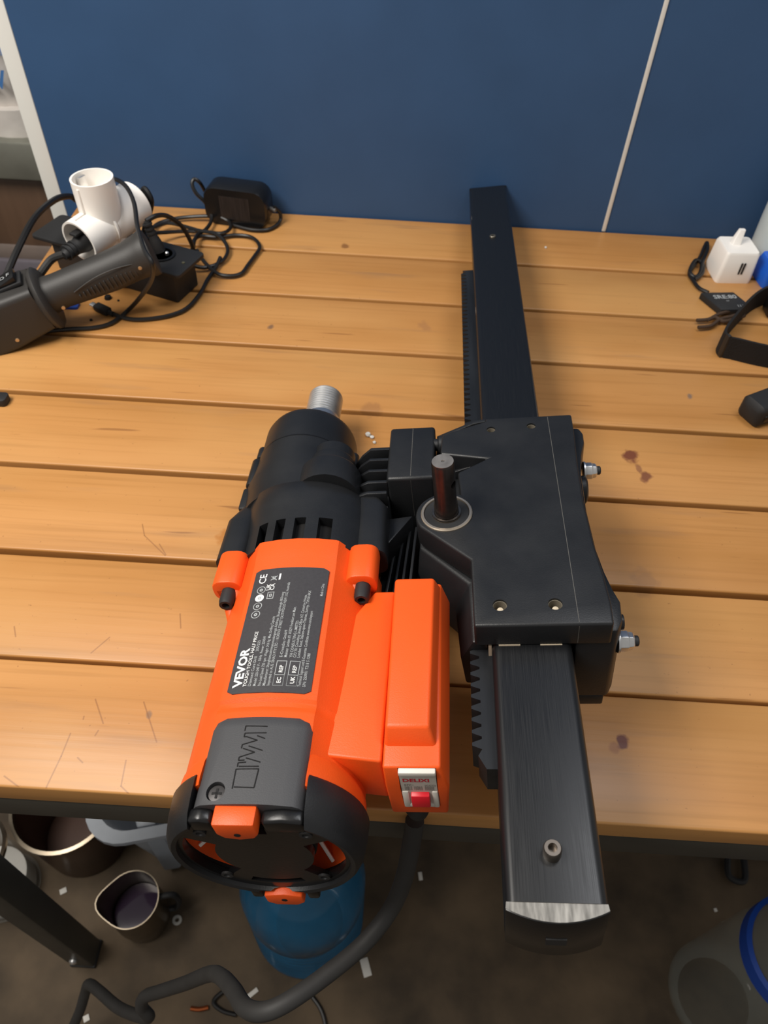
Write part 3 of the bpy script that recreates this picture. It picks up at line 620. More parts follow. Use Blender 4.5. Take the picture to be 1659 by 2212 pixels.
# --- plug standing in the round socket, with its cord
pp = mid_ + ex * (hl - .46) + ey * .05
pg = thing('power_plug', 'black plug standing in the socket box beside the grip end', 'plug', (pp[0], pp[1], .44))
B().lathe([(.07, 0), (.072, .08), (.06, .15), (.048, .20), (.045, .30), (.032, .36)], (0, 0, 0), (-.25, .05, 1), 16).build('plug_body', BLACK2, pg)
for k in range(3): B().lathe([(.056, 0), (.056, .02)], (-.25 * (.21 + .05 * k), .05 * .2, .21 + .05 * k), (-.25, .05, 1), 14).build('strain_ring', BLACK2, pg)
o_ = np.array([pp[0], pp[1], .44])
b = B(); b.tube([o_ + np.array((-.09, .02, .35)), at(338, 466, .80), at(362, 467, .70), at(392, 488, .50), at(410, 518, .3), at(418, 540, .14), at(416, 556, .06)], PW * 1.15, 8, 6)
c_ = b.build('plug_cord', WIRE); c_.parent = pg; c_.location = -Vector(o_) * S
# --- white three-way adapter
sc_ = at(225, 480, .80); sd = thing('three_way_adapter', 'white three-way mains adapter with one open socket facing up', 'mains adapter', (sc_[0], sc_[1], .42))
fd = at(188, 492, .80) - at(292, 432, .80); fd[2] = 0; fd = fd / np.linalg.norm(fd); fdv = Vector((fd[0], fd[1], -.08)).normalized()
R0 = .225
def shell(b, c, d, L, r, t=.022, depth=.24): return b.lathe([(r * .96, 0), (r, L * .4), (r, L), (r - t, L), (r - t, L - depth), (.0, L - depth)], c, d, 36)
cz = .36
b = B(); shell(b, (0, 0, cz - .1), (-.02, 0, 1), .62, R0); b.build('top_socket', WHITEP, sd)
b = B(); shell(b, (0, 0, cz), fdv, .40, R0 * 1.02, .022, .3); b.build('front_socket', WHITEP, sd)
b = B(); shell(b, (0, 0, cz), -fdv, .50, R0 * 1.08, .022, .2); b.build('rear_socket', WHITEP, sd)
B().lathe([(.17, -.36), (.2, -.2), (.19, .1)], (0, 0, cz), (0, 0, 1), 30).build('adapter_base', WHITEP, sd)
side_v = fdv.cross(Vector((0, 0, 1))).normalized()
for sg in (-1, 1):
    p0 = Vector((0, 0, cz + .27)) + side_v * sg * .165 + Vector((-.01, 0, 0))
    B().box(-.02, .02, -.05, .05, 0, .22).build('earth_clip', WHITEP if sg < 0 else STEEL, sd, loc=p0, bevel=.006).rotation_euler = (0, 0, math.atan2(side_v.y, side_v.x))
b = B(); pz = Vector((0, 0, cz)); q0 = pz + Vector((0, 0, .235)); b.tube([q0 + fdv * .38, q0 + fdv * .24, q0 + fdv * .235 + Vector((0, 0, .02)), q0 + fdv * .228 + Vector((0, 0, .26))], .016, 8, 1); b.build('moulded_rib', WHITEP, sd)
b = B(); b.lathe([(R0 * 1.09, 0), (R0 * 1.095, .012), (R0 * 1.09, .024)], pz + fdv * .02, fdv, 36); b.build('joint_line', WHITEP, sd)
# --- plug in its front socket
fp_ = np.array([sc_[0], sc_[1], .42 + cz]) + np.array(fdv) * .30
fp = thing('kettle_plug', 'black moulded plug pushed into the near socket of the white adapter', 'plug', fp_)
B().lathe([(.11, -.14), (.11, .06), (.085, .13), (.075, .18), (.075, .28), (.045, .34)], (0, 0, -.03), fdv, 20).build('plug_body', BLACK2, fp)
B().box(-.06, .06, -.05, .05, 0, .03).build('plug_grip', BLACK2, fp, loc=Vector((0, 0, .09)) + fdv * .1, bevel=.008).rotation_euler = (0, 0, math.atan2(fdv.y, fdv.x))
for k in range(3): B().lathe([(.084, 0), (.084, .022)], Vector((0, 0, -.02)) + fdv * (.18 + .05 * k), fdv, 16).build('strain_ring', BLACK2, fp)
e0 = Vector(fp_) + fdv * .32 + Vector((0, 0, -.02))
b = B(); b.tube([e0, at(112, 560, .62), at(88, 590, .50), at(68, 612, .36), at(55, 640, .1)], .042, 10, 6)
c_ = b.build('plug_cord', RUBBER); c_.parent = fp; c_.location = -Vector(fp_) * S
# --- rear plug of the adapter with two cords
rp_ = np.array([sc_[0], sc_[1], .42 + cz]) - np.array(fdv) * .50
rp = thing('rear_plug', 'black plug behind the white adapter with a cord looping to the bench', 'plug', rp_)
B().lathe([(.12, -.1), (.12, .10), (.06, .16)], (0, 0, 0), -fdv, 18).build('plug_body', BLACK2, rp)
b = B(); b.tube([Vector(rp_) - fdv * .14, at(312, 408, .95), at(326, 432, .85), at(322, 462, .65), at(312, 500, .5), at(318, 520, .44)], .035, 8, 6)
c_ = b.build('plug_cord', WIRE); c_.parent = rp; c_.location = -Vector(rp_) * S
def cable(name, label, pts, r=PW, mat=WIRE, cat='cable', group=None, seg=8):
    b = B(); b.tube(pts, r, seg, 6); return tag(b.build(name, mat), label, cat, group)
cable('thick_cord', 'black cord arching over the left end of the bench behind the adapter', [at(165, 432, .62), at(150, 424, .7), at(118, 432, .78), at(75, 470, .82), at(40, 535, .75), at(12, 600, .62), at(-15, 660, .5)], .036)
cable('adapter_lead', 'thin black cord hanging over the white adapter and running left across the bench', [at(240, 392, 1.02), at(252, 388, 1.16), at(274, 405, 1.2), at(290, 440, 1.16), at(297, 490, 1.1), at(312, 540, 1.06), at(329, 570, 1.0), at(328, 603, .74), at(306, 638, .34), at(275, 672, .05), at(240, 698, .03), at(200, 708, .03), at(150, 711, .03), at(95, 717, .03), at(40, 732, .03), at(0, 752, .03), at(-40, 790, .03)], PW)
# --- usb cable with plug
up = at(215, 664, .05); ud = at(245, 677, .05) - at(198, 655, .05); ud[2] = 0; ud /= np.linalg.norm(ud)
uc = thing('usb_cable', 'black charging cable with a silver-tipped plug lying below the grip', 'cable', (up[0], up[1], 0), math.atan2(ud[1], ud[0]))
B().prism([(y_, z_ + .045) for y_, z_ in rrect(.05, .038, .02)], 'x', -.05, .14).build('plug_shell', BLACK2, uc, bevel=.006)
B().prism([(y_, z_ + .045) for y_, z_ in rrect(.034, .016, .014)], 'x', -.13, -.05).build('plug_tip', STEEL, uc)
B().cyl((.14, 0, .045), (.21, 0, .04), .03, 10).build('strain_relief', BLACK2, uc)
pts = [at(243, 677, .04), at(262, 685, .03), at(290, 690, .03), at(330, 688, .03), at(372, 680, .03), at(405, 665, .03), at(432, 635, .03), at(448, 605, .04), at(466, 578, .05), at(476, 556, .08)]
b = B(); b.tube(pts, PW, 8, 6); c_ = b.build('cable_run', WIRE); c_.parent = uc
c_.matrix_parent_inverse = Matrix.LocRotScale(uc.location, uc.rotation_euler, None).inverted()
# --- power adapter against the wall
ad_ = at(515, 482, 0); ap = thing('power_adapter', 'black rounded power adapter leaning at the foot of the blue wall', 'power adapter', (-2.20, 7.72, 0), math.radians(-8))
b = B(); sec = rrect(.42, .25, .16, 6)
b.loft([[(x * .97, -.19, z * .96 + .25) for x, z in sec], [(x, -.16, z + .25) for x, z in sec], [(x, .12, z + .25) for x, z in sec], [(x * .95, .17, z * .93 + .25) for x, z in sec]]); b.build('adapter_case', GLOSSBLK, ap, smooth=50)
B().box(-.2, .2, -.193, -.188, .10, .40).build('adapter_label', M('faint_label', srgb(40, 34, 32), .5, var=.4, vscale=120, stretch=(6, 1, .3)), ap)
B().cyl((-.40, -.08, .2), (-.44, -.09, .2), .02, 8).build('adapter_pin', STEEL, ap)
B().cyl((.37, .02, .22), (.50, -.02, .21), .026, 10).build('cord_boot', M('grey_boot', srgb(110, 108, 104), .5), ap)
b = B(); b.tube([at(592, 447, .25), at(604, 458, .16), at(606, 474, .06), at(596, 488, .03), at(575, 497, .03), at(545, 497, .03), at(515, 490, .03), at(498, 484, .03), at(485, 474, .05), at(468, 468, .08), at(440, 467, .08), at(405, 469, .06), at(370, 474, .05), at(340, 484, .05), at(322, 500, .08)], PW, 8, 6)
c_ = b.build('adapter_cord', WIRE); c_.parent = ap; c_.matrix_parent_inverse = Matrix.LocRotScale(ap.location, ap.rotation_euler, None).inverted()
G = 'tangled thin black cables by the socket box'
cable('looped_cable', 'thin black cable looping up beside the rounded power adapter', [at(442, 412, .3), at(432, 395, .45), at(420, 387, .5), at(415, 398, .45), at(424, 418, .35), at(442, 436, .25), at(455, 458, .14), at(456, 478, .08), at(444, 496, .08), at(428, 506, .09), at(420, 520, .12), at(418, 534, .14)], PW, group=G)
cable('looped_cable', 'thin black cable bending in a tall oval right of the socket box', [at(330, 492, .12), at(360, 482, .1), at(395, 488, .1), at(430, 498, .1), at(462, 504, .1), at(482, 518, .08), at(492, 540, .06), at(484, 560, .05), at(466, 572, .05), at(440, 578, .06), at(418, 574, .08)], PW, group=G)
cable('looped_cable', 'thin black cable with the widest loop reaching right across the plank joint', [at(415, 540, .14), at(420, 518, .1), at(436, 510, .06), at(470, 512, .05), at(505, 508, .04), at(535, 510, .04), at(553, 519, .04), at(561, 535, .04), at(550, 553, .04), at(536, 572, .04), at(522, 590, .04), at(500, 596, .04), at(472, 592, .05), at(450, 575, .07), at(434, 556, .1), at(425, 540, .14)], PW, group=G)
cable('looped_cable', 'thin black cable crossing behind the socket box towards the power adapter', [at(342, 545, .12), at(330, 525, .16), at(336, 505, .16), at(360, 502, .12), at(395, 500, .08), at(440, 500, .08), at(478, 504, .1), at(497, 494, .08), at(495, 480, .07), at(478, 470, .1)], PW, group=G)
# --- grip tool
ga, gb = at(318, 548, .74), at(100, 640, .43)
gd = Vector(gb - ga); gl = gd.length
gt = bpy.data.objects.new('power_tool', None); C.objects.link(gt); gt.empty_display_size = .02
gt.location = Vector(gb) * S
X = -gd.normalized(); Yv = Vector((0, 0, 1)).cross(X).normalized(); Z = X.cross(Yv)
gm = Matrix((X, Yv, Z)).transposed(); gt.rotation_mode = 'QUATERNION'; gt.rotation_quaternion = gm.to_quaternion()
tag(gt, 'black electric power tool with a long ribbed grip and rocker switch, at the left edge', 'power tool')
GRIP = M('black_grip_plastic', srgb(50, 48, 46), .5, bump=.05, bscale=800)
def ell(x, ry, rz, dz=0, n=28): return [(x, ry * math.cos(2 * PI * k / n), rz * math.sin(2 * PI * k / n) + dz) for k in range(n)]
b = B(); b.loft([ell(0, .19, .20), ell(.15, .175, .19), ell(gl * .35, .18, .20, -.01), ell(gl * .6, .19, .21, -.02), ell(gl * .82, .20, .21, -.01), ell(gl * .93, .215, .225), ell(gl, .24, .245), ell(gl + .05, .235, .24), ell(gl + .06, .2, .2)])
b.build('grip', GRIP, gt, smooth=50)
for k in range(16):
    t = .30 + .042 * k; hh = .10 * math.sin(PI * (k + 1) / 17) + .02
    B().box(gl * t - .008, gl * t + .008, -.205, -.15, -.04 - hh * .6, -.04 + hh * .5).build('grip_rib', GRIP, gt, bevel=.006)
b = B(); b.tube([(gl * .27 + gl * .7 * k / 12, -.195 + .012 * abs(k / 6 - 1), .02 + .075 * math.sin(PI * k / 12)) for k in range(13)], .008, 6, 2); b.build('grip_panel_rim', GRIP, gt)
b = B(); b.loft([ell(-.06, .30, .31, -.02), ell(-.03, .33, .335, -.02), ell(0, .335, .34, -.02), ell(.03, .30, .31, -.02)]); b.build('guard_flange', GRIP, gt, smooth=50)
b = B(); sec = rrect(.30, .30, .08)
b.loft([[(-.06, y_ * .85, z_ * .85) for y_, z_ in sec], [(-.5, y_ * .98, z_ * .98) for y_, z_ in sec], [(-1.6, y_, z_) for y_, z_ in sec]]); b.build('tool_body', GRIP, gt, smooth=50)
swt = B().box(-.52, -.10, -.11, .13, .27, .31).build('switch_bezel', BLACK2, gt, bevel=.01)
B().prism([(-.50, .31), (-.14, .31), (-.14, .38), (-.3, .345), (-.50, .36)], 'y', -.09, .10).build('switch_rocker', GLOSSBLK, swt, bevel=.008)
b = B()
for i, ch in enumerate('IOF'): text(b, ch, .075, lambda u, v, i=i: (-.385 + .085 * i + u, -.03 + v, (.3615, .3625, .3775)[i]), .01)
b.build('switch_marks', PRINTG, swt, smooth=0)
for xx, zz, yy in ((gl * .9, .0, -.205), (.12, -.10, -.16), (-.45, -.16, -.288)): B().lathe([(.02, 0), (.02, .012), (.008, .013)], (xx, yy, zz), (0, -1, 0), 10).build('case_screw', M('brass_dot', srgb(200, 170, 130), .4, .6), gt)
tag(B().prism([(x * .5, y * .2) for x, y in rrect(.22, .3, .1)], 'z', 0, .03).build('blue_scrap', BLUEP, loc=at(150, 662, 0)), 'small blue plastic scrap peeking out under the black grip', 'scrap')
tag(B().prism([(-.11, 0), (.08, -.06), (.10, .05), (.0, .14)], 'z', 0, .02).build('paper_scrap', PAPER, loc=at(262, 612, 0)), 'pale triangular paper scrap under the grip beside the socket box', 'scrap')
for i, (px, py, r_, lb) in enumerate(((234, 645, .045, 'larger dark crumb beside the cable plug tip'), (212, 640, .02, 'tiny dark crumb above the cable plug tip'), (256, 650, .016, 'tiny dark crumb right of the larger crumb'), (197, 692, .018, 'tiny dark crumb left of the lowest thin cord'))):
    tag(B().lathe([(r_, 0), (r_ * .8, r_ * .8), (0, r_)], (0, 0, 0), (0, 0, 1), 7).build('crumb', DARKIN, loc=at(px, py, 0)), lb, 'crumb')
tag(B().prism([(x, y) for x, y in rrect(.16, .07, .04)], 'z', 0, .08).build('black_stub', BLACK2, bevel=.01, loc=at(-14, 868, 0)), 'black stub of an object cut off at the left edge of the bench', 'tool end')
# ================================================================== RIGHT END OF THE BENCH
ch = thing('usb_charger', 'white cube USB charger with two slots and a raised white prong', 'charger', (4.16, 7.08, 0), math.radians(4)); ch.scale = (.93, .93, .93)
b = B(); b.loft([[(x, y, .0) for x, y in rrect(.24, .24, .05)], [(x * 1.02, y * 1.02, .05) for x, y in rrect(.24, .24, .05)], [(x, y, .40) for x, y in rrect(.23, .23, .05)], [(x * .93, y * .93, .43) for x, y in rrect(.23, .23, .05)]]); b.build('charger_case', WHITEP, ch, smooth=50)
for x_ in (.02, .06): B().box(x_ - .008, x_ + .012, -.248, -.238, .14, .30).build('charger_slot', DARKIN, ch)
b = B(); b.loft([[(x * .05 - .04, y * .05 + .03, .42) for x, y in rrect(1.2, 1, .3)], [(x * .05 - .02, y * .05 + .06, .50) for x, y in rrect(1.1, .8, .3)], [(x * .04 + .01, y * .05 + .09, .60) for x, y in rrect(1, .6, .3)]]); b.build('charger_prong', WHITEP, ch, smooth=50)
rd_a, rd_b, rd_c = at(1552, 668, .08), at(1600, 668, .08), at(1533, 628, .08)
rd = thing('card_reader', 'flat black card reader with white lettering in front of the white charger', 'card reader', (3.93, 6.30, 0), math.radians(8))
B().prism([(-.25, .20), (-.13, -.17), (.19, -.17), (.25, -.06), (.17, .20)], 'z', 0, .085).build('reader_case', BLACK2, rd, bevel=.012)
b = B(); text(b, 'SRE:80', .105, lambda u, v: (-.13 + u, .06 + v, .0865), .02); text(b, 'cr', .05, lambda u, v: (-.0 + u, -.0 + v, .0865), .0); text(b, '111', .06, lambda u, v: (.09 + u, -.12 + v, .0865), .01); b.build('reader_print', PRINTG, rd, smooth=0)
b = B(); b.tube([at(1530, 632, .04), at(1510, 622, .03), at(1496, 604, .03), at(1489, 590, .03), at(1498, 575, .05), at(1512, 556, .06), at(1521, 535, .06), at(1527, 524, .06), at(1528, 540, .08), at(1518, 565, .09), at(1512, 590, .05), at(1500, 598, .04), at(1490, 585, .06), at(1503, 562, .1), at(1518, 572, .06), at(1516, 592, .04), at(1500, 604, .04)], PW, 8, 6)
c_ = b.build('reader_cable', WIRE); c_.parent = rd; c_.matrix_parent_inverse = Matrix.LocRotScale(rd.location, rd.rotation_euler, None).inverted()
wb = thing('white_bottle', 'tall white plastic bottle standing at the wall, cut by the right edge', 'bottle', (4.95, 7.52, 0))
B().lathe([(.36, 0), (.40, .04), (.41, .5), (.41, 1.5), (.36, 1.75), (.16, 1.95), (.15, 2.15)], (0, 0, 0), (0, 0, 1), 40).build('bottle_body', M('milky_plastic', srgb(205, 215, 215), .35), wb)
B().lathe([(.18, 2.1), (.18, 2.35), (.15, 2.38)], (0, 0, 0), (0, 0, 1), 24).build('bottle_cap', BLUEP, wb)
B().box(-.12, .16, -.44, -.40, .10, .38).build('bottle_label', YEL, wb, bevel=.01)
bp_ = thing('blue_pack', 'bright blue plastic pack lying right of the white charger', 'pack', (4.80, 7.0, 0), math.radians(6))
b = B(); b.loft([[(x, y, 0) for x, y in rrect(.30, .20, .05)], [(x * 1.05, y * 1.05, .15) for x, y in rrect(.30, .20, .06)], [(x * .9, y * .9, .30) for x, y in rrect(.30, .20, .06)]]); b.build('pack_body', BLUEPK, bp_, smooth=50)
B().box(-.05, .2, -.05, .15, .295, .31).build('pack_label', PAPER, bp_, bevel=.004)
# strap standing on edge
sp = thing('webbing_strap', 'black webbing strap bent in a loop on the bench, cut by the right edge', 'strap', (3.9, 5.8, 0))
path = [at(1720, 640, .02), at(1659, 652, .02), at(1622, 668, .02), at(1588, 700, .02), at(1562, 732, .02), at(1550, 752, .02), at(1556, 766, .02), at(1580, 772, .02), at(1620, 782, .02), at(1659, 790, .02), at(1720, 800, .02)]
P_ = [Vector((p[0] - 3.9, p[1] - 5.8, 0)) for p in path]; Q_ = []
for i in range(len(P_) - 1):
    p0, p1, p2, p3 = P_[max(i - 1, 0)], P_[i], P_[i + 1], P_[min(i + 2, len(P_) - 1)]
    for k in range(5):
        t = k / 5; Q_.append(.5 * (2 * p1 + (p2 - p0) * t + (2 * p0 - 5 * p1 + 4 * p2 - p3) * t * t + (3 * p1 - p0 - 3 * p2 + p3) * t ** 3))
rings = []
for i in range(len(Q_)):
    t = (Q_[min(i + 1, len(Q_) - 1)] - Q_[max(i - 1, 0)]).normalized(); nrm = Vector((-t.y, t.x, 0)); p = Q_[i]
    rings.append([p + nrm * .014, p - nrm * .014, p - nrm * .014 + Vector((0, 0, .27)), p + nrm * .014 + Vector((0, 0, .27))])
b = B(); b.loft(rings); b.build('strap_band', WEBB, sp, smooth=40)
p = Q_[30]; B().box(-.02, .02, -.03, .03, -.01, .285).build('strap_slider', M('slider_black', srgb(40, 36, 33), .4), sp, loc=p, bevel=.008).rotation_euler = (0, 0, .3)
B().box(-.14, .3, -.12, .12, 0, .3).build('strap_buckle', GLOSSBLK, sp, loc=(.62, .42, 0), bevel=.04)
for i, pts in enumerate(([(1600, 668), (1575, 672), (1550, 680), (1530, 690), (1505, 692)], [(1604, 676), (1580, 684), (1556, 690), (1535, 704), (1508, 707)], [(1608, 682), (1585, 690), (1562, 694), (1545, 686), (1528, 692)])):
    cable('frayed_lace', ('upper', 'lowest', 'middle')[i] + ' of the thin frayed dark laces beside the webbing strap', [at(x, y, .05) for x, y in pts], .022, M('lace', srgb(70, 52, 38), .8), 'lace', 'frayed laces by the strap')
hd_ = thing('hand_tool', 'black plastic hand tool grip poking in at the right edge of the bench', 'hand tool', (3.83, 4.33, .0), math.radians(28))
b = B(); sec = rrect(.14, .13, .06); b.loft([[(-.26, y * .7, z * .6 + .13) for y, z in sec], [(-.22, y, z + .13) for y, z in sec], [(.0, y * 1.05, z + .13) for y, z in sec], [(.5, y * 1.1, z * 1.05 + .14) for y, z in sec], [(1.0, y * 1.1, z * 1.05 + .14) for y, z in sec]]); b.build('handle_shell', BLACK2, hd_, smooth=50)
B().box(-.18, .8, -.155, -.13, .08, .16).build('handle_rib', GLOSSBLK, hd_, bevel=.01)
# small bits on the bench
for px, py, r_, lb in ((794, 941, .030, 'larger white crumb between the drill nose and the spacer block'), (808, 957, .018, 'smaller white crumb nearer the bracket beside the drill nose'), (1178, 536, .018, 'tiny white crumb near the wall right of the column')):
    b = B(); b.lathe([(r_ * .7, 0), (r_, r_ * .6), (r_ * .6, r_ * 1.2), (0, r_ * 1.3)], (0, 0, 0), (.3, 0, 1), 8)
    if r_ > .025: b.lathe([(r_ * .6, 0), (r_ * .7, r_ * .6), (0, r_)], (.045, -.03, 0), (0, 0, 1), 8)
    tag(b.build('white_crumb', PAPER, loc=at(px, py, 0)), lb, 'crumb')
# ================================================================== BEYOND THE LEFT END
sh_ = thing('steel_shelf', 'grey galvanised shelf beyond the left end of the blue wall', 'shelf', (-6.9, 10.2, FZ))
def sbx(name, x0, x1, y0, y1, z0, z1, mat, bev=.03): return B().box(x0 + 6.9, x1 + 6.9, y0 - 10.2, y1 - 10.2, z0 - FZ, z1 - FZ).build(name, mat, sh_, bevel=bev)
sbx('shelf_board', -8.9, -4.95, 9.5, 11.3, .02, .07, SHELFM); sbx('shelf_lip', -8.9, -4.95, 9.45, 9.53, -.49, .09, SHELFM, .04)
sbx('lower_board', -8.9, -4.95, 9.5, 11.3, -2.3, -2.2, LAVM); sbx('lower_lip', -8.9, -4.95, 9.4, 9.5, -2.45, -1.85, LAVM, .04)
for x_ in (-8.9, -5.1):
    for y_ in (9.54, 11.1): sbx('shelf_post', x_, x_ + .14, y_, y_ + .14, FZ, 4.0, SHELFM)
bxx = thing('wrapped_box', 'brown box wrapped in shiny film on the lower shelf', 'box', (-6.6, 10.1, -2.19))
B().box(-1.45, 1.35, -.45, .8, 0, 1.62).build('box_body', BROWNBOX, bxx, bevel=.05)
B().box(-1.47, 1.37, -.47, .82, .0, .5).build('film_band', M('film', srgb(190, 176, 168), .2, alpha=.35, bump=.9, bscale=40), bxx, bevel=.05)
bg = thing('plastic_bag', 'crumpled whitish plastic bag with blue lettering on the shelf', 'bag', (-6.05, 10.0, .07))
b = B(); rings = []
for j in range(12):
    t = j / 11; rr = .62 * (math.sin(PI * (.12 + .83 * t)) ** .6)
    rings.append([((rr + .07 * math.sin(5 * a + 9 * t) + random.uniform(-.03, .03)) * math.cos(a), (rr * .6 + random.uniform(-.03, .03)) * math.sin(a), .25 + 2.2 * t + .04 * math.sin(4 * a)) for a in [2 * PI * k / 22 for k in range(22)]])
b.loft(rings); b.build('bag_skin', BAGM, bg, smooth=60)
b = B(); b.loft([[(.55 * math.cos(a), .36 * math.sin(a), 0.) for a in [2 * PI * k / 16 for k in range(16)]], [(.60 * math.cos(a), .40 * math.sin(a), .4) for a in [2 * PI * k / 16 for k in range(16)]]]); b.build('bag_bottom', BAGM, bg, smooth=60)
b = B(); text(b, 'AV', .34, lambda u, v: (-.15 + u, -.425, .72 + v), .02); text(b, 'SOVAE', .2, lambda u, v: (-.2 + u, -.425, 1.15 + v), .01); b.build('bag_print', BAGBLUE, bg, smooth=0)
# ================================================================== ON THE FLOOR
tr = thing('plastic_tote', 'grey plastic tote with a rounded rim under the bench', 'tote', (-3.0, 3.2, FZ), math.radians(14))
def tring(hw2, hd2, r, z, inset=0): return [(x, y, z) for x, y in rrect(hw2 - inset, hd2 - inset, r, 6)]
b = B(); b.loft([tring(.75, 1.45, .3, 0), tring(.95, 1.75, .4, 2.3), tring(1.12, 1.90, .5, 2.3), tring(1.12, 1.90, .5, 2.4), tring(.95, 1.75, .4, 2.4), tring(.92, 1.72, .4, 2.3), tring(.72, 1.42, .3, .08)]); b.build('tote_shell', TOTE, tr, smooth=40)
B().prism([(-.5, -1.66), (-.25, -1.66), (-.2, -1.45), (-.55, -1.45)], 'z', .2, 2.2).build('tote_rib', TOTE, tr, bevel=.04)
pt = thing('steel_pitcher', 'small stainless pitcher with dark liquid standing on the floor', 'pitcher', (-3.24, .86, FZ)); pt.scale = (.86, .86, .86)
b = B(); seg = 36; rings = []
for r_, z_ in ((.36, 0), (.40, .04), (.44, .5), (.43, 1.0), (.44, 1.25), (.425, 1.25), (.415, 1.0), (.42, .5), (.38, .06)):
    rings.append([((r_ + (.13 * max(0, math.cos(a - PI * 1.06)) ** 8 if z_ >= 1.2 else (.05 * max(0, math.cos(a - PI * 1.06)) ** 8 if z_ >= 1.0 else 0))) * math.cos(a), (r_ + (.1 * max(0, math.cos(a - PI * 1.06)) ** 8 if z_ >= 1.2 else 0)) * math.sin(a), z_) for a in [2 * PI * k / seg for k in range(seg)]])
b.loft(rings); b.build('pitcher_wall', STAIN, pt, smooth=50)
B().lathe([(.41, .55), (.41, .6)], (0, 0, 0), (0, 0, 1), 32).build('pitcher_liquid', LIQ, pt)
b = B(); b.tube([(.42, .10, 1.1), (.60, .15, 1.05), (.64, .16, .7), (.56, .13, .35), (.43, .1, .3)], .05, 8, 5); b.build('pitcher_handle', BLACK2, pt)
po = thing('steel_pot', 'wide dark brown pot with a shiny steel rim under the bench', 'pot', (-4.45, 2.0, FZ))
b = B(); b.lathe([(.62, 0), (.66, .06), (.72, 1.4), (.68, 1.4), (.62, .1), (0, .1)], (0, 0, 0), (0, 0, 1), 48); b.build('pot_wall', BROWNPOT, po)
B().lathe([(.70, 1.38), (.75, 1.42), (.75, 1.47), (.70, 1.48), (.68, 1.42)], (0, 0, 0), (0, 0, 1), 48, caps=False).build('pot_rim', STAIN, po)
jr = thing('glass_jar', 'clear glass jar at the left edge of the frame on the floor', 'jar', (-5.45, 1.15, FZ))
b = B(); b.lathe([(.45, 0), (.5, .05), (.5, 1.5), (.52, 1.7), (.48, 1.7), (.46, 1.5), (.46, .1), (0, .1)], (0, 0, 0), (0, 0, 1), 40); b.build('jar_wall', GLASSM, jr)
B().lathe([(.52, 1.66), (.55, 1.69), (.55, 1.76), (.51, 1.78)], (0, 0, 0), (0, 0, 1), 40, caps=False).build('jar_rim', STAIN, jr)
B().lathe([(.445, .1), (.445, .55)], (0, 0, 0), (0, 0, 1), 32).build('jar_filling', PAPER, jr)
wbt = thing('water_bottle', 'large translucent blue water bottle standing on the floor below the drill', 'bottle', (-.80, .95, FZ))
prof = [(.50, 0), (.62, .03), (.70, .12)]
for k in range(7): prof += [(.78, .28 + .2 * k), (.80, .34 + .2 * k), (.78, .40 + .2 * k), (.765, .43 + .2 * k)]
prof += [(.80, 1.75), (.80, 2.3), (.70, 2.65), (.45, 2.95), (.22, 3.1), (.20, 3.25)]
B().lathe(prof, (0, 0, 0), (0, 0, 1), 48).build('bottle_body', BLUEPET, wbt, smooth=50)
B().lathe([(.24, 3.2), (.24, 3.45), (.2, 3.48)], (0, 0, 0), (0, 0, 1), 24).build('bottle_cap', BLUEP, wbt)
cb = thing('clear_bottle', 'big clear plastic bottle with a blue carrying ring, bottom right corner', 'bottle', (5.12, .30, FZ))
prof = [(.5, 0), (.62, .04), (.70, .2)] + [(.70 - .02 * (k % 2), .4 + .2 * k) for k in range(8)] + [(.70, 2.1), (.66, 2.55), (.60, 2.7), (.60, 2.95), (.50, 3.2), (.30, 3.36), (.0, 3.40)]
B().lathe(prof, (0, 0, 0), (0, 0, 1), 48).build('bottle_body', CLEARPET, cb, smooth=50)
B().lathe([(.615, 2.68), (.67, 2.70), (.67, 2.92), (.615, 2.94), (.615, 2.68)], (0, 0, 0), (0, 0, 1), 48, caps=False).build('carrying_ring', BLUEP, cb)
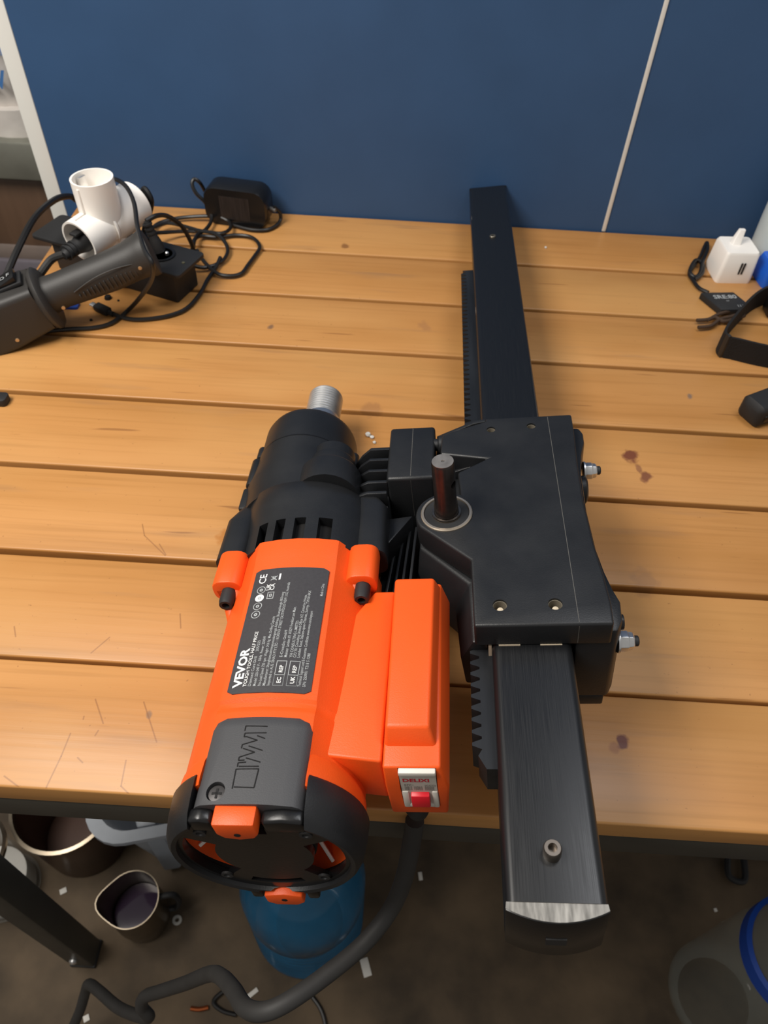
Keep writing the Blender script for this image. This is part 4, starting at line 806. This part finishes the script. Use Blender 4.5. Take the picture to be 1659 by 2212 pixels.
ws = B().lathe([(.07, 0), (.07, .02), (.03, .02), (.03, 0), (.07, 0)], (0, 0, 0), (0, 0, 1), 20, caps=False).build('washer', M('zinc', srgb(190, 188, 182), .5, .3), loc=at(383, 1988, FZ)); tag(ws, 'small bright steel washer lying on the floor right of the pitcher', 'washer')
def scrap(px, py, w_, h_, ang, lb, mat=PAPER, name='paper_scrap'):
    o = B().box(-w_, w_, -h_, h_, 0, .02).build(name, mat, bevel=.004, loc=at(px, py, FZ)); o.rotation_euler = (0, 0, math.radians(ang)); tag(o, lb, 'scrap')
scrap(538, 2152, .14, .03, 40, 'slim white paper sliver on the floor left of the thick cord bend')
scrap(790, 2090, .06, .12, 20, 'pale grey paper scrap on the floor right of the blue bottle')
scrap(908, 1893, .03, .06, 10, 'tiny white scrap on the floor between the cord and the column')
scrap(1545, 1966, .025, .025, 10, 'tiny white speck on the floor above the clear bottle')
scrap(187, 2200, .04, .04, 30, 'small white speck on the floor at the bottom left')
scrap(137, 1925, .05, .04, 30, 'small whitish scrap on the floor between jar and pitcher')
cable('thin_wire', 'thin dark wire with a copper end lying beside the thick cord', [at(505, 2125, FZ + .06), at(462, 2160, FZ + .05), at(478, 2182, FZ + .05), at(510, 2192, FZ + .05)], .03)
cable('copper_wire', 'short bare copper wire end on the floor at the bottom', [at(412, 2178, FZ + .04), at(430, 2180, FZ + .04), at(450, 2176, FZ + .04)], .03, COPPER, 'wire')
cable('thin_wire', 'thin dark wire running out of the bottom edge under the blue bottle', [at(672, 2150, FZ + .04), at(690, 2175, FZ + .04), at(700, 2200, FZ + .04), at(705, 2230, FZ + .04)], .03)
cable('wire_frame', 'small bent dark wire frame on the floor at the right under the bench', [at(1572, 1850, FZ + .1), at(1575, 1893, FZ + .1), at(1608, 1902, FZ + .1), at(1606, 1850, FZ + .1)], .05, BLACK2, 'wire frame')
gbx = thing('grey_box', 'grey box corner on the floor at the right edge under the bench', 'box', (7.1, 2.6, FZ), math.radians(-12))
B().box(-.75, .75, -.5, .5, 0, .5).build('box_shell', TOTE, gbx, bevel=.04); B().box(-.6, .6, -.35, .35, .49, .53).build('box_lid', TOTE, gbx, bevel=.015)
